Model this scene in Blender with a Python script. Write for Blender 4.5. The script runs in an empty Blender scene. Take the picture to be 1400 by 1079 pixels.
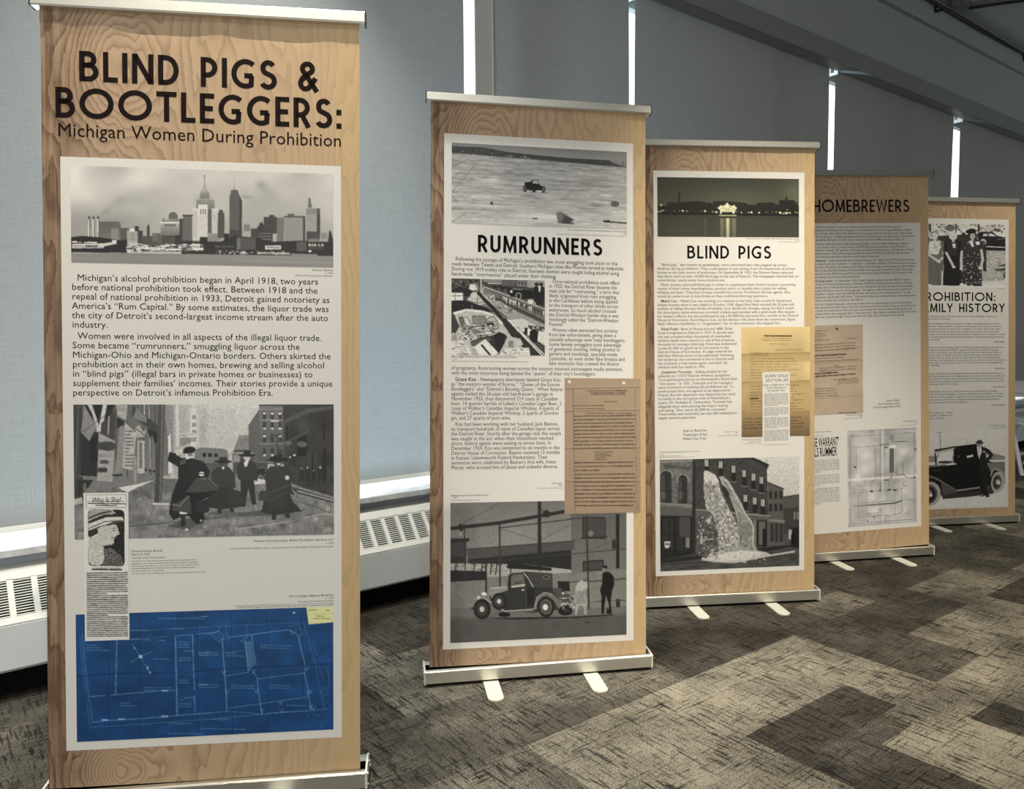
import bpy, bmesh, math, random
import numpy as np
from mathutils import Vector, Matrix
C = bpy.context.scene.collection
random.seed(4)

# ---------------------------------------------------------------- camera
cam = bpy.data.cameras.new('camera'); cam.sensor_width = 36; cam.lens = 36*1070.25/1400; cam.clip_start = .05
camo = bpy.data.objects.new('camera', cam); C.objects.link(camo)
camo.matrix_world = Matrix.Translation((0, 0, 1.3066)) @ Matrix.Rotation(math.radians(90)-.073, 4, 'X') @ Matrix.Rotation(-.0076, 4, 'Z')
S = bpy.context.scene; S.camera = camo

# the window wall runs 38 degrees off the picture plane: s along it, n towards it from the viewer
WA = 38.157*math.pi/180
def wp(s, n, z=0.): return Vector((s*math.cos(WA)-n*math.sin(WA), s*math.sin(WA)+n*math.cos(WA), z))

# ---------------------------------------------------------------- daylight, lamps, added fill lights, exposure
S.view_settings.view_transform = 'Standard'; S.view_settings.look = 'None'; S.view_settings.gamma = 1
S.view_settings.use_curve_mapping = False; S.view_settings.exposure = 0
S.cycles.max_bounces = 8; S.cycles.diffuse_bounces = 4; S.cycles.transparent_max_bounces = 12
S.cycles.sample_clamp_indirect = 4; S.cycles.use_denoising = True
W = bpy.data.worlds.new('sky'); S.world = W; W.use_nodes = True
bg = W.node_tree.nodes['Background']; bg.inputs[0].default_value = (.95, .985, 1, 1); bg.inputs[1].default_value = 2.2

def lamp(kind, name, loc, target, power, col, **kw):
    l = bpy.data.lights.new(name, kind); l.energy = power; l.color = col
    for k, v in kw.items(): setattr(l, k, v)
    o = bpy.data.objects.new(name, l); C.objects.link(o); o.location = loc
    o.rotation_euler = (Vector(target)-Vector(loc)).to_track_quat('-Z', 'Y').to_euler(); return o
WARM = (1, .90, .74)
# ceiling spotlights in front of the banners, then added spots without a known fixture
lamp('SPOT', 'overhead_spot', (-.74, 1.45, 4.3), (-.86, 2.14, .1), 285, WARM, spot_size=1.1, spot_blend=.8, shadow_soft_size=.015)
lamp('SPOT', 'overhead_spot', (2.05, 1.7, 4.3), (1.34, 3.5, .5), 720, WARM, spot_size=.885, spot_blend=.9, shadow_soft_size=.03)
lamp('SPOT', 'overhead_spot', (4.2, 3.4, 4.3), (3.6, 5.6, .0), 240, WARM, spot_size=1.05, spot_blend=.8, shadow_soft_size=.03)  # added to brighten the last banners, no known fixture
lamp('SPOT', 'overhead_spot', wp(1.25, 2.62, 4.3), wp(1.2, 3.3, .2), 380, (.97, 1, 1), spot_size=1.3, spot_blend=.8, shadow_soft_size=.06)  # added behind the banners to brighten the heater
# added area fills imitating general hall light, frontal daylight and outdoor bounce
lamp('AREA', 'overhead_fill', (-.4, -.6, 4.3), (-.1, 1.2, 0), 48, (1, .95, .87), shape='RECTANGLE', size=3, size_y=2)  # soft overhead fill, added without a visible panel
lamp('AREA', 'frontal_fill', (-.6, -4.6, 1.9), (-.2, 3, .7), 172, (1, .98, .95), shape='RECTANGLE', size=4.5, size_y=2)  # added fill from behind the camera, evens out the lower sheets
lamp('AREA', 'ceiling_uplight_fill', wp(13.3, -1.5, 1.3), wp(8.5, 2.2, 4.4), 95, (.86, .95, 1), shape='RECTANGLE', size=3, size_y=2)  # added fill that lifts the dark ceiling and header
lamp('AREA', 'shade_backlight_fill', wp(1.7, 5.7, .3), wp(1.7, 3.6, .9), 1050, (.66, .86, 1), shape='RECTANGLE', size=2.6, size_y=1)  # added area light outside, backlights the lower shades like bounced daylight

# ---------------------------------------------------------------- materials
def lin(c): c = c/255; return c/12.92 if c <= .04045 else ((c+.055)/1.055)**2.4
def rgb(r, g, b, k=1.): return (lin(r)*k, lin(g)*k, lin(b)*k, 1)
class NT:
    def __init__(s, name):
        s.m = bpy.data.materials.new(name); s.m.use_nodes = True; s.t = s.m.node_tree; s.b = s.t.nodes['Principled BSDF']; s.o = s.t.nodes['Material Output']
    def n(s, kind, **kw):
        x = s.t.nodes.new('ShaderNode'+kind)
        for k, v in kw.items():
            if k.startswith('i'): s.set(x.inputs[int(k[1:])], v)
            else: setattr(x, k, v)
        return x
    def set(s, i, v):
        if hasattr(v, 'node') or isinstance(v, bpy.types.NodeSocket): s.t.links.new(v, i)
        else: i.default_value = v
    def math(s, op, a, b=0., c=0.): return s.n('Math', operation=op, i0=a, i1=b, i2=c).outputs[0]
    def mix(s, f, a, b, mode='MIX'):
        x = s.n('Mix', data_type='RGBA', blend_type=mode); s.set(x.inputs[0], f); s.set(x.inputs[6], a); s.set(x.inputs[7], b); return x.outputs[2]
    def noise(s, vec, scale, detail=3., rough=.5):
        x = s.n('TexNoise'); s.set(x.inputs['Vector'], vec); x.inputs['Scale'].default_value = scale; x.inputs['Detail'].default_value = detail; x.inputs['Roughness'].default_value = rough; return x.outputs['Fac']
    def scale(s, vec, xyz): return s.n('Mapping', i0=vec, i3=xyz).outputs[0]
    def ramp(s, f, lo, hi): return s.n('MapRange', i0=f, i1=lo, i2=hi).outputs[0]
    def P(s, **kw):
        for k, v in kw.items(): s.set(s.b.inputs[k.replace('_', ' ')], v)
        return s.m
def plain(name, col, rough=.6, metal=0., spec=.5, var=.06, scale=14.):
    t = NT(name); g = t.n('TexCoord').outputs['Object']
    f = t.noise(g, scale); c2 = tuple(max(0, x*(1-var*2)) for x in col[:3])+(1,)
    t.P(Base_Color=t.mix(f, col, c2), Roughness=rough, Metallic=metal); t.b.inputs['Specular IOR Level'].default_value = spec
    return t.m
M = {}
M['paper'] = plain('white_print_panel', rgb(255, 252, 244, .80), .55, 0, .3, .01)
M['ink'] = plain('black_ink', rgb(17, 13, 12), .6, 0, .1)
M['brown_ink'] = plain('dark_brown_ink', rgb(27, 15, 13), .6, 0, .1)
M['aluminium'] = plain('satin_aluminium', rgb(226, 224, 212), .36, .85, .5, .03, 60)
M['foot_metal'] = plain('painted_silver_foot', rgb(244, 242, 226), .35, .15, .5, .02)
M['cap'] = plain('dark_grey_plastic_cap', rgb(62, 62, 64), .5)
M['gap_shade'] = plain('black_gap_shade', rgb(12, 12, 12), .9, 0, .1)
M['pole'] = plain('grey_pole', rgb(150, 150, 150), .4, .8)
M['wall'] = plain('painted_grey_wall', rgb(170, 174, 174), .8, 0, .2, .03, 3)
M['wallpale'] = plain('pale_blue_grey_wall', rgb(168, 176, 186), .8, 0, .2, .03, 3)
M['ceiling'] = plain('grey_ceiling', rgb(196, 200, 202), .9, 0, .2, .03, 2)
M['heater'] = plain('cream_enamel', rgb(236, 236, 228), .45, 0, .4, .03, 9)
M['heaterpanel'] = plain('pale_grey_enamel', rgb(222, 228, 230), .5, 0, .4, .03, 9)
M['cavity'] = plain('black_recess_shade', rgb(16, 16, 17), .9, 0, .1)
M['frame'] = plain('grey_window_frame', rgb(140, 142, 140), .5)
M['pier'] = plain('painted_pier', rgb(206, 206, 198), .7, 0, .2, .02, 4)
M['terrace'] = plain('grey_outdoor_ground', rgb(150, 150, 148), .9, 0, .2, .05, 3)
M['chair'] = plain('white_resin', rgb(238, 240, 244), .4)
M['vinyl'] = plain('pale_vinyl_pad', rgb(226, 230, 232), .5)
M['cable'] = plain('grey_cable', rgb(120, 120, 118), .6)
M['cableblack'] = plain('black_cable', rgb(26, 26, 27), .5)
M['cord'] = plain('white_cord', rgb(230, 234, 236), .5)

def m_marble():
    t = NT('grey_marble_sill'); g = t.n('TexCoord').outputs['Object']; f = t.ramp(t.noise(g, 22, 6, .65), .38, .68)
    return t.P(Base_Color=t.mix(f, rgb(226, 228, 228), rgb(186, 188, 188)), Roughness=.35)
M['marble'] = m_marble()
def m_fabric():
    t = NT('grey_roller_shade_fabric'); g = t.n('TexCoord').outputs['Object']
    a = t.noise(t.scale(g, (3, 3, 260)), 3, 2); b = t.noise(t.scale(g, (260, 260, 4)), 3, 2)
    f = t.math('ADD', t.math('MULTIPLY', a, .6), t.math('MULTIPLY', b, .4)); c = t.mix(t.ramp(f, .35, .65), rgb(127, 125, 118), rgb(149, 147, 139))
    d = t.n('BsdfDiffuse', i0=c); tr = t.n('BsdfTranslucent', i0=t.mix(t.ramp(f, .35, .65), (.84, .84, .84, 1), (1, 1, 1, 1)))
    mx = t.n('MixShader', i0=.022, i1=d.outputs[0], i2=tr.outputs[0]); t.t.links.new(mx.outputs[0], t.o.inputs[0]); return t.m
M['fabric'] = m_fabric()
def m_glass():
    t = NT('window_glass'); tr = t.n('BsdfTransparent', i0=(.96, .98, .98, 1)); gl = t.n('BsdfGlossy', i1=.02)
    fc = t.n('LayerWeight', i0=.5).outputs['Facing']; fr = t.math('MINIMUM', t.math('ADD', t.math('MULTIPLY', t.math('POWER', fc, 5.), .55), .04), .5); mx = t.n('MixShader', i0=fr, i1=tr.outputs[0], i2=gl.outputs[0]); t.t.links.new(mx.outputs[0], t.o.inputs[0]); return t.m
M['glass'] = m_glass()

def m_wood():      # the ash veneer printed on every banner: x across, z up the sheet
    t = NT('printed_ash_wood'); sp = t.n('SeparateXYZ', i0=t.n('TexCoord').outputs['Object']); x, z = sp.outputs[0], sp.outputs[2]
    flat = t.n('CombineXYZ', i0=x, i1=z).outputs[0]
    w1 = t.noise(t.scale(flat, (5, .9, 1)), 1, 2); w2 = t.noise(t.scale(flat, (26, 7, 1)), 1, 3); w3 = t.noise(t.scale(flat, (70, 24, 1)), 1, 2)
    ph = t.math('MULTIPLY', x, 27.)
    ph = t.math('ADD', ph, t.math('MULTIPLY', w1, 13.)); ph = t.math('ADD', ph, t.math('MULTIPLY', w2, 1.8)); ph = t.math('ADD', ph, t.math('MULTIPLY', w3, .35))
    for u0, v0, a, b, k in [(-.235, 1.985, .13, .17, 9.), (-.235, .035, .10, .075, 8.), (-.425, .98, .030, .08, 2.2), (-.43, 1.13, .026, .06, 1.6), (.05, 2.12, .12, .10, 2.)]:
        du = t.math('DIVIDE', t.math('SUBTRACT', x, u0), a); dv = t.math('DIVIDE', t.math('SUBTRACT', z, v0), b)
        e = t.math('EXPONENT', t.math('MULTIPLY', t.math('ADD', t.math('MULTIPLY', du, du), t.math('MULTIPLY', dv, dv)), -1.))
        ph = t.math('ADD', ph, t.math('MULTIPLY', e, k))
    fr = t.math('FRACT', ph); ring = t.math('POWER', fr, 2.6)
    ring = t.math('MULTIPLY', ring, t.ramp(fr, 1.0, .93))
    pore = t.ramp(t.noise(t.scale(flat, (420, 16, 1)), 1, 3, .6), .50, .72); fleck = t.ramp(t.noise(t.scale(flat, (160, 60, 1)), 1, 2), .56, .70)
    left = t.ramp(x, .30, -.40)                                   # figure is bolder on the left of the print
    amt = t.math('MULTIPLY', ring, t.math('ADD', .20, t.math('MULTIPLY', t.math('SUBTRACT', left, t.math('MULTIPLY', t.ramp(x, -.33, -.42), .42)), .62)))
    amt = t.math('ADD', amt, t.math('MULTIPLY', t.math('MULTIPLY', pore, t.math('ADD', .35, t.math('MULTIPLY', ring, .6))), .20)); amt = t.math('ADD', amt, t.math('MULTIPLY', fleck, t.math('MULTIPLY', left, .14)))
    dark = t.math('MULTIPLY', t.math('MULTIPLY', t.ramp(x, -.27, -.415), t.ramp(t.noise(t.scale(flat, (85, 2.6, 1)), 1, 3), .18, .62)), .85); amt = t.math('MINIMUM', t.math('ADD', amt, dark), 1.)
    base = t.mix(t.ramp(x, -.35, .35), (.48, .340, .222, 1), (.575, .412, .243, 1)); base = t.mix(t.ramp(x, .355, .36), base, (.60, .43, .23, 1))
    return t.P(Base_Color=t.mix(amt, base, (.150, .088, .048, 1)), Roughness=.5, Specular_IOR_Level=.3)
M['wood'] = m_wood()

def m_print():     # printed pictures: one ink colour per vertex
    t = NT('printed_picture'); a = t.n('Attribute', attribute_name='ink'); return t.P(Base_Color=a.outputs['Color'], Roughness=.5, Specular_IOR_Level=.3)
M['print'] = m_print()

def m_carpet():
    t = NT('patterned_carpet'); g = t.n('TexCoord').outputs['Object']; tone = t.n('Attribute', attribute_name='tone').outputs['Fac']
    blot = t.noise(g, 2.6, 4, .6); clus = t.ramp(t.noise(t.scale(g, (7, 3, 1)), 1, 3, .6), .40, .60); clus2 = t.ramp(t.noise(t.scale(g, (2.5, 7, 1)), 1, 3, .6), .42, .62)
    f = t.math('ADD', tone, t.math('MULTIPLY', t.math('SUBTRACT', blot, .5), .85))
    sb = t.ramp(t.noise(t.scale(g, (80, 8.5, 1)), 1, 4, .66), .53, .60)          # dark dashes one way and the other
    sa = t.ramp(t.noise(t.scale(g, (9, 100, 1)), 1, 4, .66), .54, .61); tick = t.ramp(t.noise(t.scale(g, (110, 30, 1)), 1, 3, .6), .58, .64)
    f = t.math('SUBTRACT', f, t.math('MULTIPLY', t.math('MULTIPLY', sb, t.math('ADD', .35, clus)), .34))
    f = t.math('SUBTRACT', f, t.math('MULTIPLY', t.math('MULTIPLY', sa, t.math('ADD', .2, clus2)), .34)); f = t.math('SUBTRACT', f, t.math('MULTIPLY', tick, .16))
    fine = t.noise(g, 300, 2, .6); yarn = t.noise(t.scale(g, (210, 150, 1)), 1, 2, .7)
    f = t.math('ADD', f, t.math('MULTIPLY', t.math('SUBTRACT', yarn, .5), .95)); f = t.math('ADD', f, t.math('MULTIPLY', t.math('SUBTRACT', fine, .5), .5))
    cr = t.n('ValToRGB', i0=f); e = cr.color_ramp.elements
    e[0].position = 0; e[0].color = (.022, .020, .016, 1); e[1].position = 1; e[1].color = (.51, .458, .345, 1)
    for p, c in [(.25, (.055, .049, .040, 1)), (.5, (.13, .118, .094, 1)), (.75, (.35, .316, .24, 1))]:
        k = e.new(p); k.color = c
    bmp = t.n('Bump', i0=.35, i1=.004); t.set(bmp.inputs['Height'], fine)
    return t.P(Base_Color=cr.outputs[0], Roughness=.95, Specular_IOR_Level=.1, Normal=bmp.outputs[0])
M['carpet'] = m_carpet()

# ---------------------------------------------------------------- mesh helpers
class MB:
    def __init__(s): s.v, s.f = [], []
    def add(s, vs, fs): o = len(s.v); s.v += [tuple(v) for v in vs]; s.f += [tuple(o+i for i in f) for f in fs]; return s
    def box(s, x0, y0, z0, x1, y1, z1): return s.hexa([(x0, y0, z0), (x1, y0, z0), (x1, y1, z0), (x0, y1, z0), (x0, y0, z1), (x1, y0, z1), (x1, y1, z1), (x0, y1, z1)])
    def hexa(s, p): return s.add(p, [(0, 3, 2, 1), (4, 5, 6, 7), (0, 1, 5, 4), (1, 2, 6, 5), (2, 3, 7, 6), (3, 0, 4, 7)])
    def wbox(s, s0, n0, z0, s1, n1, z1): return s.hexa([wp(s0, n0, z0), wp(s1, n0, z0), wp(s1, n1, z0), wp(s0, n1, z0), wp(s0, n0, z1), wp(s1, n0, z1), wp(s1, n1, z1), wp(s0, n1, z1)])
    def prism(s, prof, x0, x1):          # profile of (y, z) swept along x
        k = len(prof); s.add([(x0, y, z) for y, z in prof]+[(x1, y, z) for y, z in prof], [tuple(range(k))[::-1], tuple(range(k, 2*k))]+[(i, (i+1) % k, k+(i+1) % k, k+i) for i in range(k)]); return s
    def wprism(s, prof, s0, s1):         # profile of (n, z) swept along the window wall
        k = len(prof); s.add([wp(s0, n, z) for n, z in prof]+[wp(s1, n, z) for n, z in prof], [tuple(range(k))[::-1], tuple(range(k, 2*k))]+[(i, (i+1) % k, k+(i+1) % k, k+i) for i in range(k)]); return s
    def tube(s, pts, r, k=10, cap=True):
        pts = [Vector(p) for p in pts]; rs = r if isinstance(r, (list, tuple)) else [r]*len(pts); o = len(s.v); up = None
        for i, p in enumerate(pts):
            d = (pts[min(i+1, len(pts)-1)]-pts[max(i-1, 0)]).normalized()
            if up is None: up = d.orthogonal().normalized()
            a = (up-d*up.dot(d)).normalized(); b = d.cross(a); up = a
            s.v += [tuple(p+(a*math.cos(t)+b*math.sin(t))*rs[i]) for t in (2*math.pi*j/k for j in range(k))]
        for i in range(len(pts)-1): s.f += [(o+i*k+j, o+i*k+(j+1) % k, o+(i+1)*k+(j+1) % k, o+(i+1)*k+j) for j in range(k)]
        if cap: s.f += [tuple(o+j for j in range(k))[::-1], tuple(o+(len(pts)-1)*k+j for j in range(k))]
        return s
    def build(s, name, mat, parent=None, bevel=0., smooth=False):
        me = bpy.data.meshes.new(name); me.from_pydata(s.v, [], s.f); me.validate()
        b = bmesh.new(); b.from_mesh(me); bmesh.ops.recalc_face_normals(b, faces=b.faces)
        if bevel: bmesh.ops.bevel(b, geom=[e for e in b.edges if e.is_manifold and e.calc_face_angle(0) > .5], offset=bevel, segments=2, affect='EDGES', clamp_overlap=True)
        b.to_mesh(me); b.free()
        if smooth: me.polygons.foreach_set('use_smooth', [True]*len(me.polygons))
        me.materials.append(mat); o = bpy.data.objects.new(name, me); C.objects.link(o)
        if parent: o.parent = parent
        return o
def tag(o, label=None, cat=None, group=None, kind=None):
    for k, v in (('label', label), ('category', cat), ('group', group), ('kind', kind)):
        if v: o[k] = v
    return o
def empty(name, loc, rz=0.):
    o = bpy.data.objects.new(name, None); C.objects.link(o); o.empty_display_size = .1; o.location = loc; o.rotation_euler = (0, 0, rz); return o

# ---------------------------------------------------------------- the room
def struct(o): o['kind'] = 'structure'; return o
# carpet: blocks of tone laid parallel to the window wall, cell size 0.1 m
CA = math.radians(37.5)
def carpet():
    A0, B0, NA, NB = -7.0, -7.0, 220, 112; T = np.full((NB, NA), .36); r = np.random.default_rng(21)
    def put(a0, a1, b0, b1, v): T[max(int(round((b0-B0)*10)), 0):int(round((b1-B0)*10)), max(int(round((a0-A0)*10)), 0):int(round((a1-A0)*10))] = v
    b = B0
    while b < B0+NB/10:                       # random rows of planks with lengths and tones of their own
        h = float(r.choice([.2, .3, .3, .4])); a = A0-r.uniform(0, 1)
        while a < A0+NA/10:
            L = float(r.choice([.4, .5, .6, .8])); put(max(a, A0), a+L, b, b+h, float(r.choice([.26, .32, .38, .46, .56, .64]))); a += L
        b += h
    for q in CARPET: put(*q)
    x = np.arange(NA+1)/10+A0; y = np.arange(NB+1)/10+B0
    v = np.stack(np.meshgrid(x, y), -1).reshape(-1, 2); v = np.c_[v, np.zeros(len(v))]
    j, i = np.mgrid[0:NB, 0:NA]; q = (j*(NA+1)+i).ravel(); f = np.stack([q, q+1, q+NA+2, q+NA+1], 1)
    me = bpy.data.meshes.new('floor'); me.vertices.add(len(v)); me.vertices.foreach_set('co', v.ravel()); me.loops.add(f.size); me.loops.foreach_set('vertex_index', f.ravel()); me.polygons.add(len(f)); me.polygons.foreach_set('loop_start', np.arange(0, f.size, 4)); me.update(calc_edges=True)
    at = me.attributes.new('tone', 'FLOAT', 'FACE'); at.data.foreach_set('value', T.ravel()); me.materials.append(M['carpet'])
    o = bpy.data.objects.new('floor', me); C.objects.link(o); o.rotation_euler = (0, 0, CA); return struct(o)
# a0 a1 b0 b1 tone, the blocks that can be made out in front of the banners
CARPET = [(1.2, 3.0, 1.5, 1.9, .66), (2.7, 3.0, 1.3, 1.9, .66), (2.1, 2.7, 1.3, 1.5, .35), (1.5, 2.1, 1.0, 1.5, .66), (2.1, 2.5, 1.1, 1.3, .38), (2.1, 2.6, .6, 1.1, .36), (2.4, 2.8, .7, 1.2, .68), (2.8, 3.4, .6, 1.1, .33), (2.6, 3.0, 1.1, 1.3, .64), (3.0, 3.4, .9, 1.3, .60), (3.4, 4.2, 1.0, 1.6, .58), (3.0, 3.4, 1.3, 1.9, .38), (3.4, 4.0, 1.6, 1.9, .35), (4.0, 4.8, 1.6, 1.9, .52), (2.3, 3.0, 1.9, 2.6, .33), (3.0, 3.7, 1.9, 2.5, .35), (3.3, 3.7, 1.9, 2.1, .52), (3.7, 4.6, 1.9, 2.4, .33), (4.6, 5.6, 1.7, 2.3, .40), (1.2, 2.3, 1.9, 2.3, .44), (.9, 1.5, 1.3, 1.9, .50), (.9, 1.5, .8, 1.3, .38), (1.3, 1.9, 2.3, 2.8, .56), (1.9, 2.3, 2.3, 2.8, .38), (-.3, .6, 1.9, 2.9, .36), (.1, .7, 2.6, 3.2, .40)]
carpet()
CZ, NB_, SL, SR, NBACK = 4.42, 3.52, -5.5, 13.5, -6.5
struct(MB().wbox(SL, NBACK, CZ, SR, 4.0, CZ+.15).build('ceiling', M['ceiling']))
struct(MB().wbox(SL-.15, NBACK-.15, -.02, SR+.15, NBACK, CZ+.15).build('wall_back', M['wall']))
struct(MB().wbox(SL-.15, NBACK, -.02, SL, 4.0, CZ+.15).build('wall_left', M['wall']))
struct(MB().wbox(SR, NBACK, -.02, SR+.15, 4.0, CZ+.15).build('wall_right', M['wall']))
# window wall: parapet below the sill, header above the glass
struct(MB().wbox(SL, NB_, -.02, SR, 3.95, .50).build('wall_window_parapet', M['wallpale']))
struct(MB().wbox(SL, 3.50, 3.60, SR, 3.95, 4.16).wbox(SL, 3.462, 4.165, SR, 3.95, CZ+.01).build('wall_window_header', M['wall']))
struct(MB().wbox(SL, 3.42, .50, SR, 3.90, .528).build('trim_1', M['marble'], bevel=.003))
struct(MB().wbox(SL, 3.455, 3.495, SR, 3.475, 3.64).wbox(SL, 3.4752, 3.496, SR, 3.582, 3.501).wbox(SL, 3.4752, 3.632, SR, 3.50, 3.64).build('trim_2', M['frame'], bevel=.002))
struct(MB().wbox(SL-6, 3.96, -.6, SR+8, 14, -.5).build('outdoor_ground_blocker', M['terrace']))  # unseen ground plane, added to block sky light from below
def window(k, s0, s1, posts):
    w = MB(); n0, n1 = 3.84, 3.90
    w.wbox(s0, n0, .528, s1, n1, .545).wbox(s0, n0, 3.55, s1, n1, 3.60)
    for s in [s0, s1-.05]+posts: w.wbox(s, n0, .545, s+.05, n1, 3.55)
    o = struct(w.build('window_%d' % k, M['frame'])); g = MB()
    for a, b in zip([s0]+posts, posts+[s1-.05]): g.add([wp(a+.05, 3.87, .545), wp(b, 3.87, .545), wp(b, 3.87, 3.55), wp(a+.05, 3.87, 3.55)], [(0, 1, 2, 3)])
    g.build('glass_pane', M['glass'], o)
window(1, SL, 2.90, [-3.0, -.6, .9])
window(2, 2.90, 7.46, [5.1])
window(3, 7.46, SR, [9.6, 11.6])
struct(MB().wbox(2.594, 3.606, .528, 2.716, 3.628, 3.465).build('trim_3', M['pier'], bevel=.003))     # pier between the first two windows

# roller shades, one per window bay
def shade(s0, s1, label, zb=.559):
    r = empty('roller_shade', wp((s0+s1)/2, 3.60, zb), WA); w = (s1-s0)/2
    v, f, K = [], [], 14
    for j in range(K+1):
        z = .012+(3.535-zb)*j/K
        for i in range(K+1): x = -w+2*w*i/K; v.append((x, .004*math.sin(i*1.7+s0)*math.sin(j*.5), z))
    f = [(j*(K+1)+i, j*(K+1)+i+1, (j+1)*(K+1)+i+1, (j+1)*(K+1)+i) for j in range(K) for i in range(K)]
    MB().add(v, f).build('shade_fabric', M['fabric'], r, smooth=True)
    MB().box(-w, -.005, 0, w, .005, .022).build('hem_bar', M['heater'], r, bevel=.003)  # cream colour stands in for light glowing through the hem
    MB().tube([(-w, .028, 3.55-zb), (w, .028, 3.55-zb)], .026, 14).build('roller_tube', M['frame'], r)
    for x in (-w-.012, w+.012): MB().box(x-.004, -.03, 3.47-zb, x+.004, .06, 3.58-zb).build('bracket', M['cord'], r)
    tag(r, label, 'window shade', 'roller shades along the window wall'); return r
shade(-5.3, .565, 'grey roller shade at the far left edge, left of the nearest banner')
shade(.60, 2.515, 'grey roller shade between the first two banners, bluish beside the wide light strip')
shade(2.714, 3.806, 'narrow grey roller shade rising behind the second banner, right of the grey pier')
shade(3.861, 6.20, 'wide dark grey roller shade behind the third banner')
shade(6.29, 8.545, 'dark grey roller shade behind the fourth banner, between two thin light strips')
shade(8.70, 13.45, 'dark grey roller shade at the far right, behind the fifth banner')

# convector heater cover under the sill
def heater():
    r = empty('convector_heater', wp(1.0, 3.30, 0), WA); S0, S1 = SL+.1-1, SR-.1-1; n = -3.30
    p = lambda q: [(a+n, b) for a, b in q]
    MB().prism(p([(3.28, .125), (3.292, .113), (3.45, .113), (3.45, .29), (3.288, .29), (3.28, .283)]), S0, S1).build('cover_panel', M['heaterpanel'], r)
    MB().prism(p([(3.37, 0), (3.45, 0), (3.45, .113), (3.37, .113)]), S0, S1).build('toe_recess', M['cavity'], r)  # block coloured black for the shade in the recess
    # sloping grille: two rails, louvre blades and upright bars over a black sheet for the shade
    A, B = Vector((3.28, .29)), Vector((3.40, .452)); d = B-A; o = Vector((-d.y, d.x)).normalized()
    q = lambda t, h: tuple(A+d*t+o*h+Vector((n, 0)))
    g = MB(); g.prism([q(0, 0), q(.13, 0), q(.13, -.02), q(0, -.02)], S0, S1); g.prism([q(.84, 0), q(1, 0), q(1, -.02), q(.84, -.02)], S0, S1)
    for k in range(14):
        t = .13+.71*(k+.5)/14; g.prism([q(t-.010, -.001), q(t+.010, -.004), q(t+.010, -.010), q(t-.010, -.007)], S0, S1)
    s = S0+.02
    while s < S1-.05: g.prism([q(.10, .0), q(.87, .0), q(.87, -.012), q(.10, -.012)], s, s+.020); s += .0775
    g.build('grille', M['heater'], r)
    MB().prism([q(.02, -.022), q(.98, -.022), q(.98, -.03), q(.02, -.03)], S0, S1).build('grille_shade_sheet', M['cavity'], r)  # black sheet paints the shade behind the louvres
    MB().prism(p([(3.40, .452), (3.515, .452), (3.515, .44), (3.40, .44)]), S0, S1).build('top_ledge', M['heater'], r)
    for x in (-.565, 1.9, 4.4): MB().box(x, -.0215, .115, x+.004, -.0195, .288).build('panel_seam', M['wall'], r)
    tag(r, 'long cream convector heater cover with slotted grille under the window sill', 'heater')
heater()

# cables and conduit where wall meets ceiling
def cables():
    r = empty('cable_bundle', wp(5, 3.415, 4.36), WA)
    for k, (dy, dz, rad, mat) in enumerate([(0, .0, .014, 'cable'), (.022, .012, .010, 'cableblack'), (-.018, .018, .011, 'cable'), (.006, -.022, .009, 'cableblack')]):
        pts = [(x, dy+.008*math.sin(x*1.3+k), dz-.012*abs(math.sin(x*1.05+k*.3))) for x in np.linspace(-8, 8.2, 90)]
        MB().tube(pts, rad, 8).build('cable', M[mat], r, smooth=True)
    for x in (-1.2, .9, 2.75, 4.9, 6.8): MB().box(x-.012, -.03, -.075, x+.012, .035, -.06).box(x-.012, .033, -.075, x+.012, .047, .04).build('clip', M['cableblack'], r)
    tag(r, 'bundle of grey and black cables clipped along the wall just under the ceiling', 'cables')
    b = empty('junction_box', wp(7.95, 3.335, 4.37), WA)
    MB().box(-.09, -.06, -.04, .09, .03, .05).build('box_body', M['cable'], b, bevel=.006); MB().box(-.08, -.066, -.03, .08, -.06, .04).build('box_cover', M['cable'], b, bevel=.003)
    for x in (-.06, .06): MB().tube([(x, -.07, 0), (x, -.064, 0)], .008, 8).build('screw', M['cableblack'], b)
    tag(b, 'grey metal junction box where the ceiling conduit meets the cable bundle', 'junction box')
    c = empty('ceiling_conduit', wp(8.0, 3.36, 4.37), WA)
    MB().tube([(0, -.01, 0), (.2, -.3, .012), (.6, -.9, .02), (1.0, -1.6, .022), (1.4, -2.4, .022), (2.2, -4.0, .022)], .020, 12).build('pipe', M['cable'], c, smooth=True)
    MB().tube([(.02, -.02, -.03), (.22, -.28, -.012), (.62, -.88, -.012), (1.02, -1.58, -.01), (1.42, -2.38, -.01), (2.2, -3.98, -.01)], .012, 10).build('wire', M['cableblack'], c, smooth=True)
    tag(c, 'grey conduit crossing the ceiling at the upper right, branching from the junction box', 'conduit')
cables()

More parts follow.
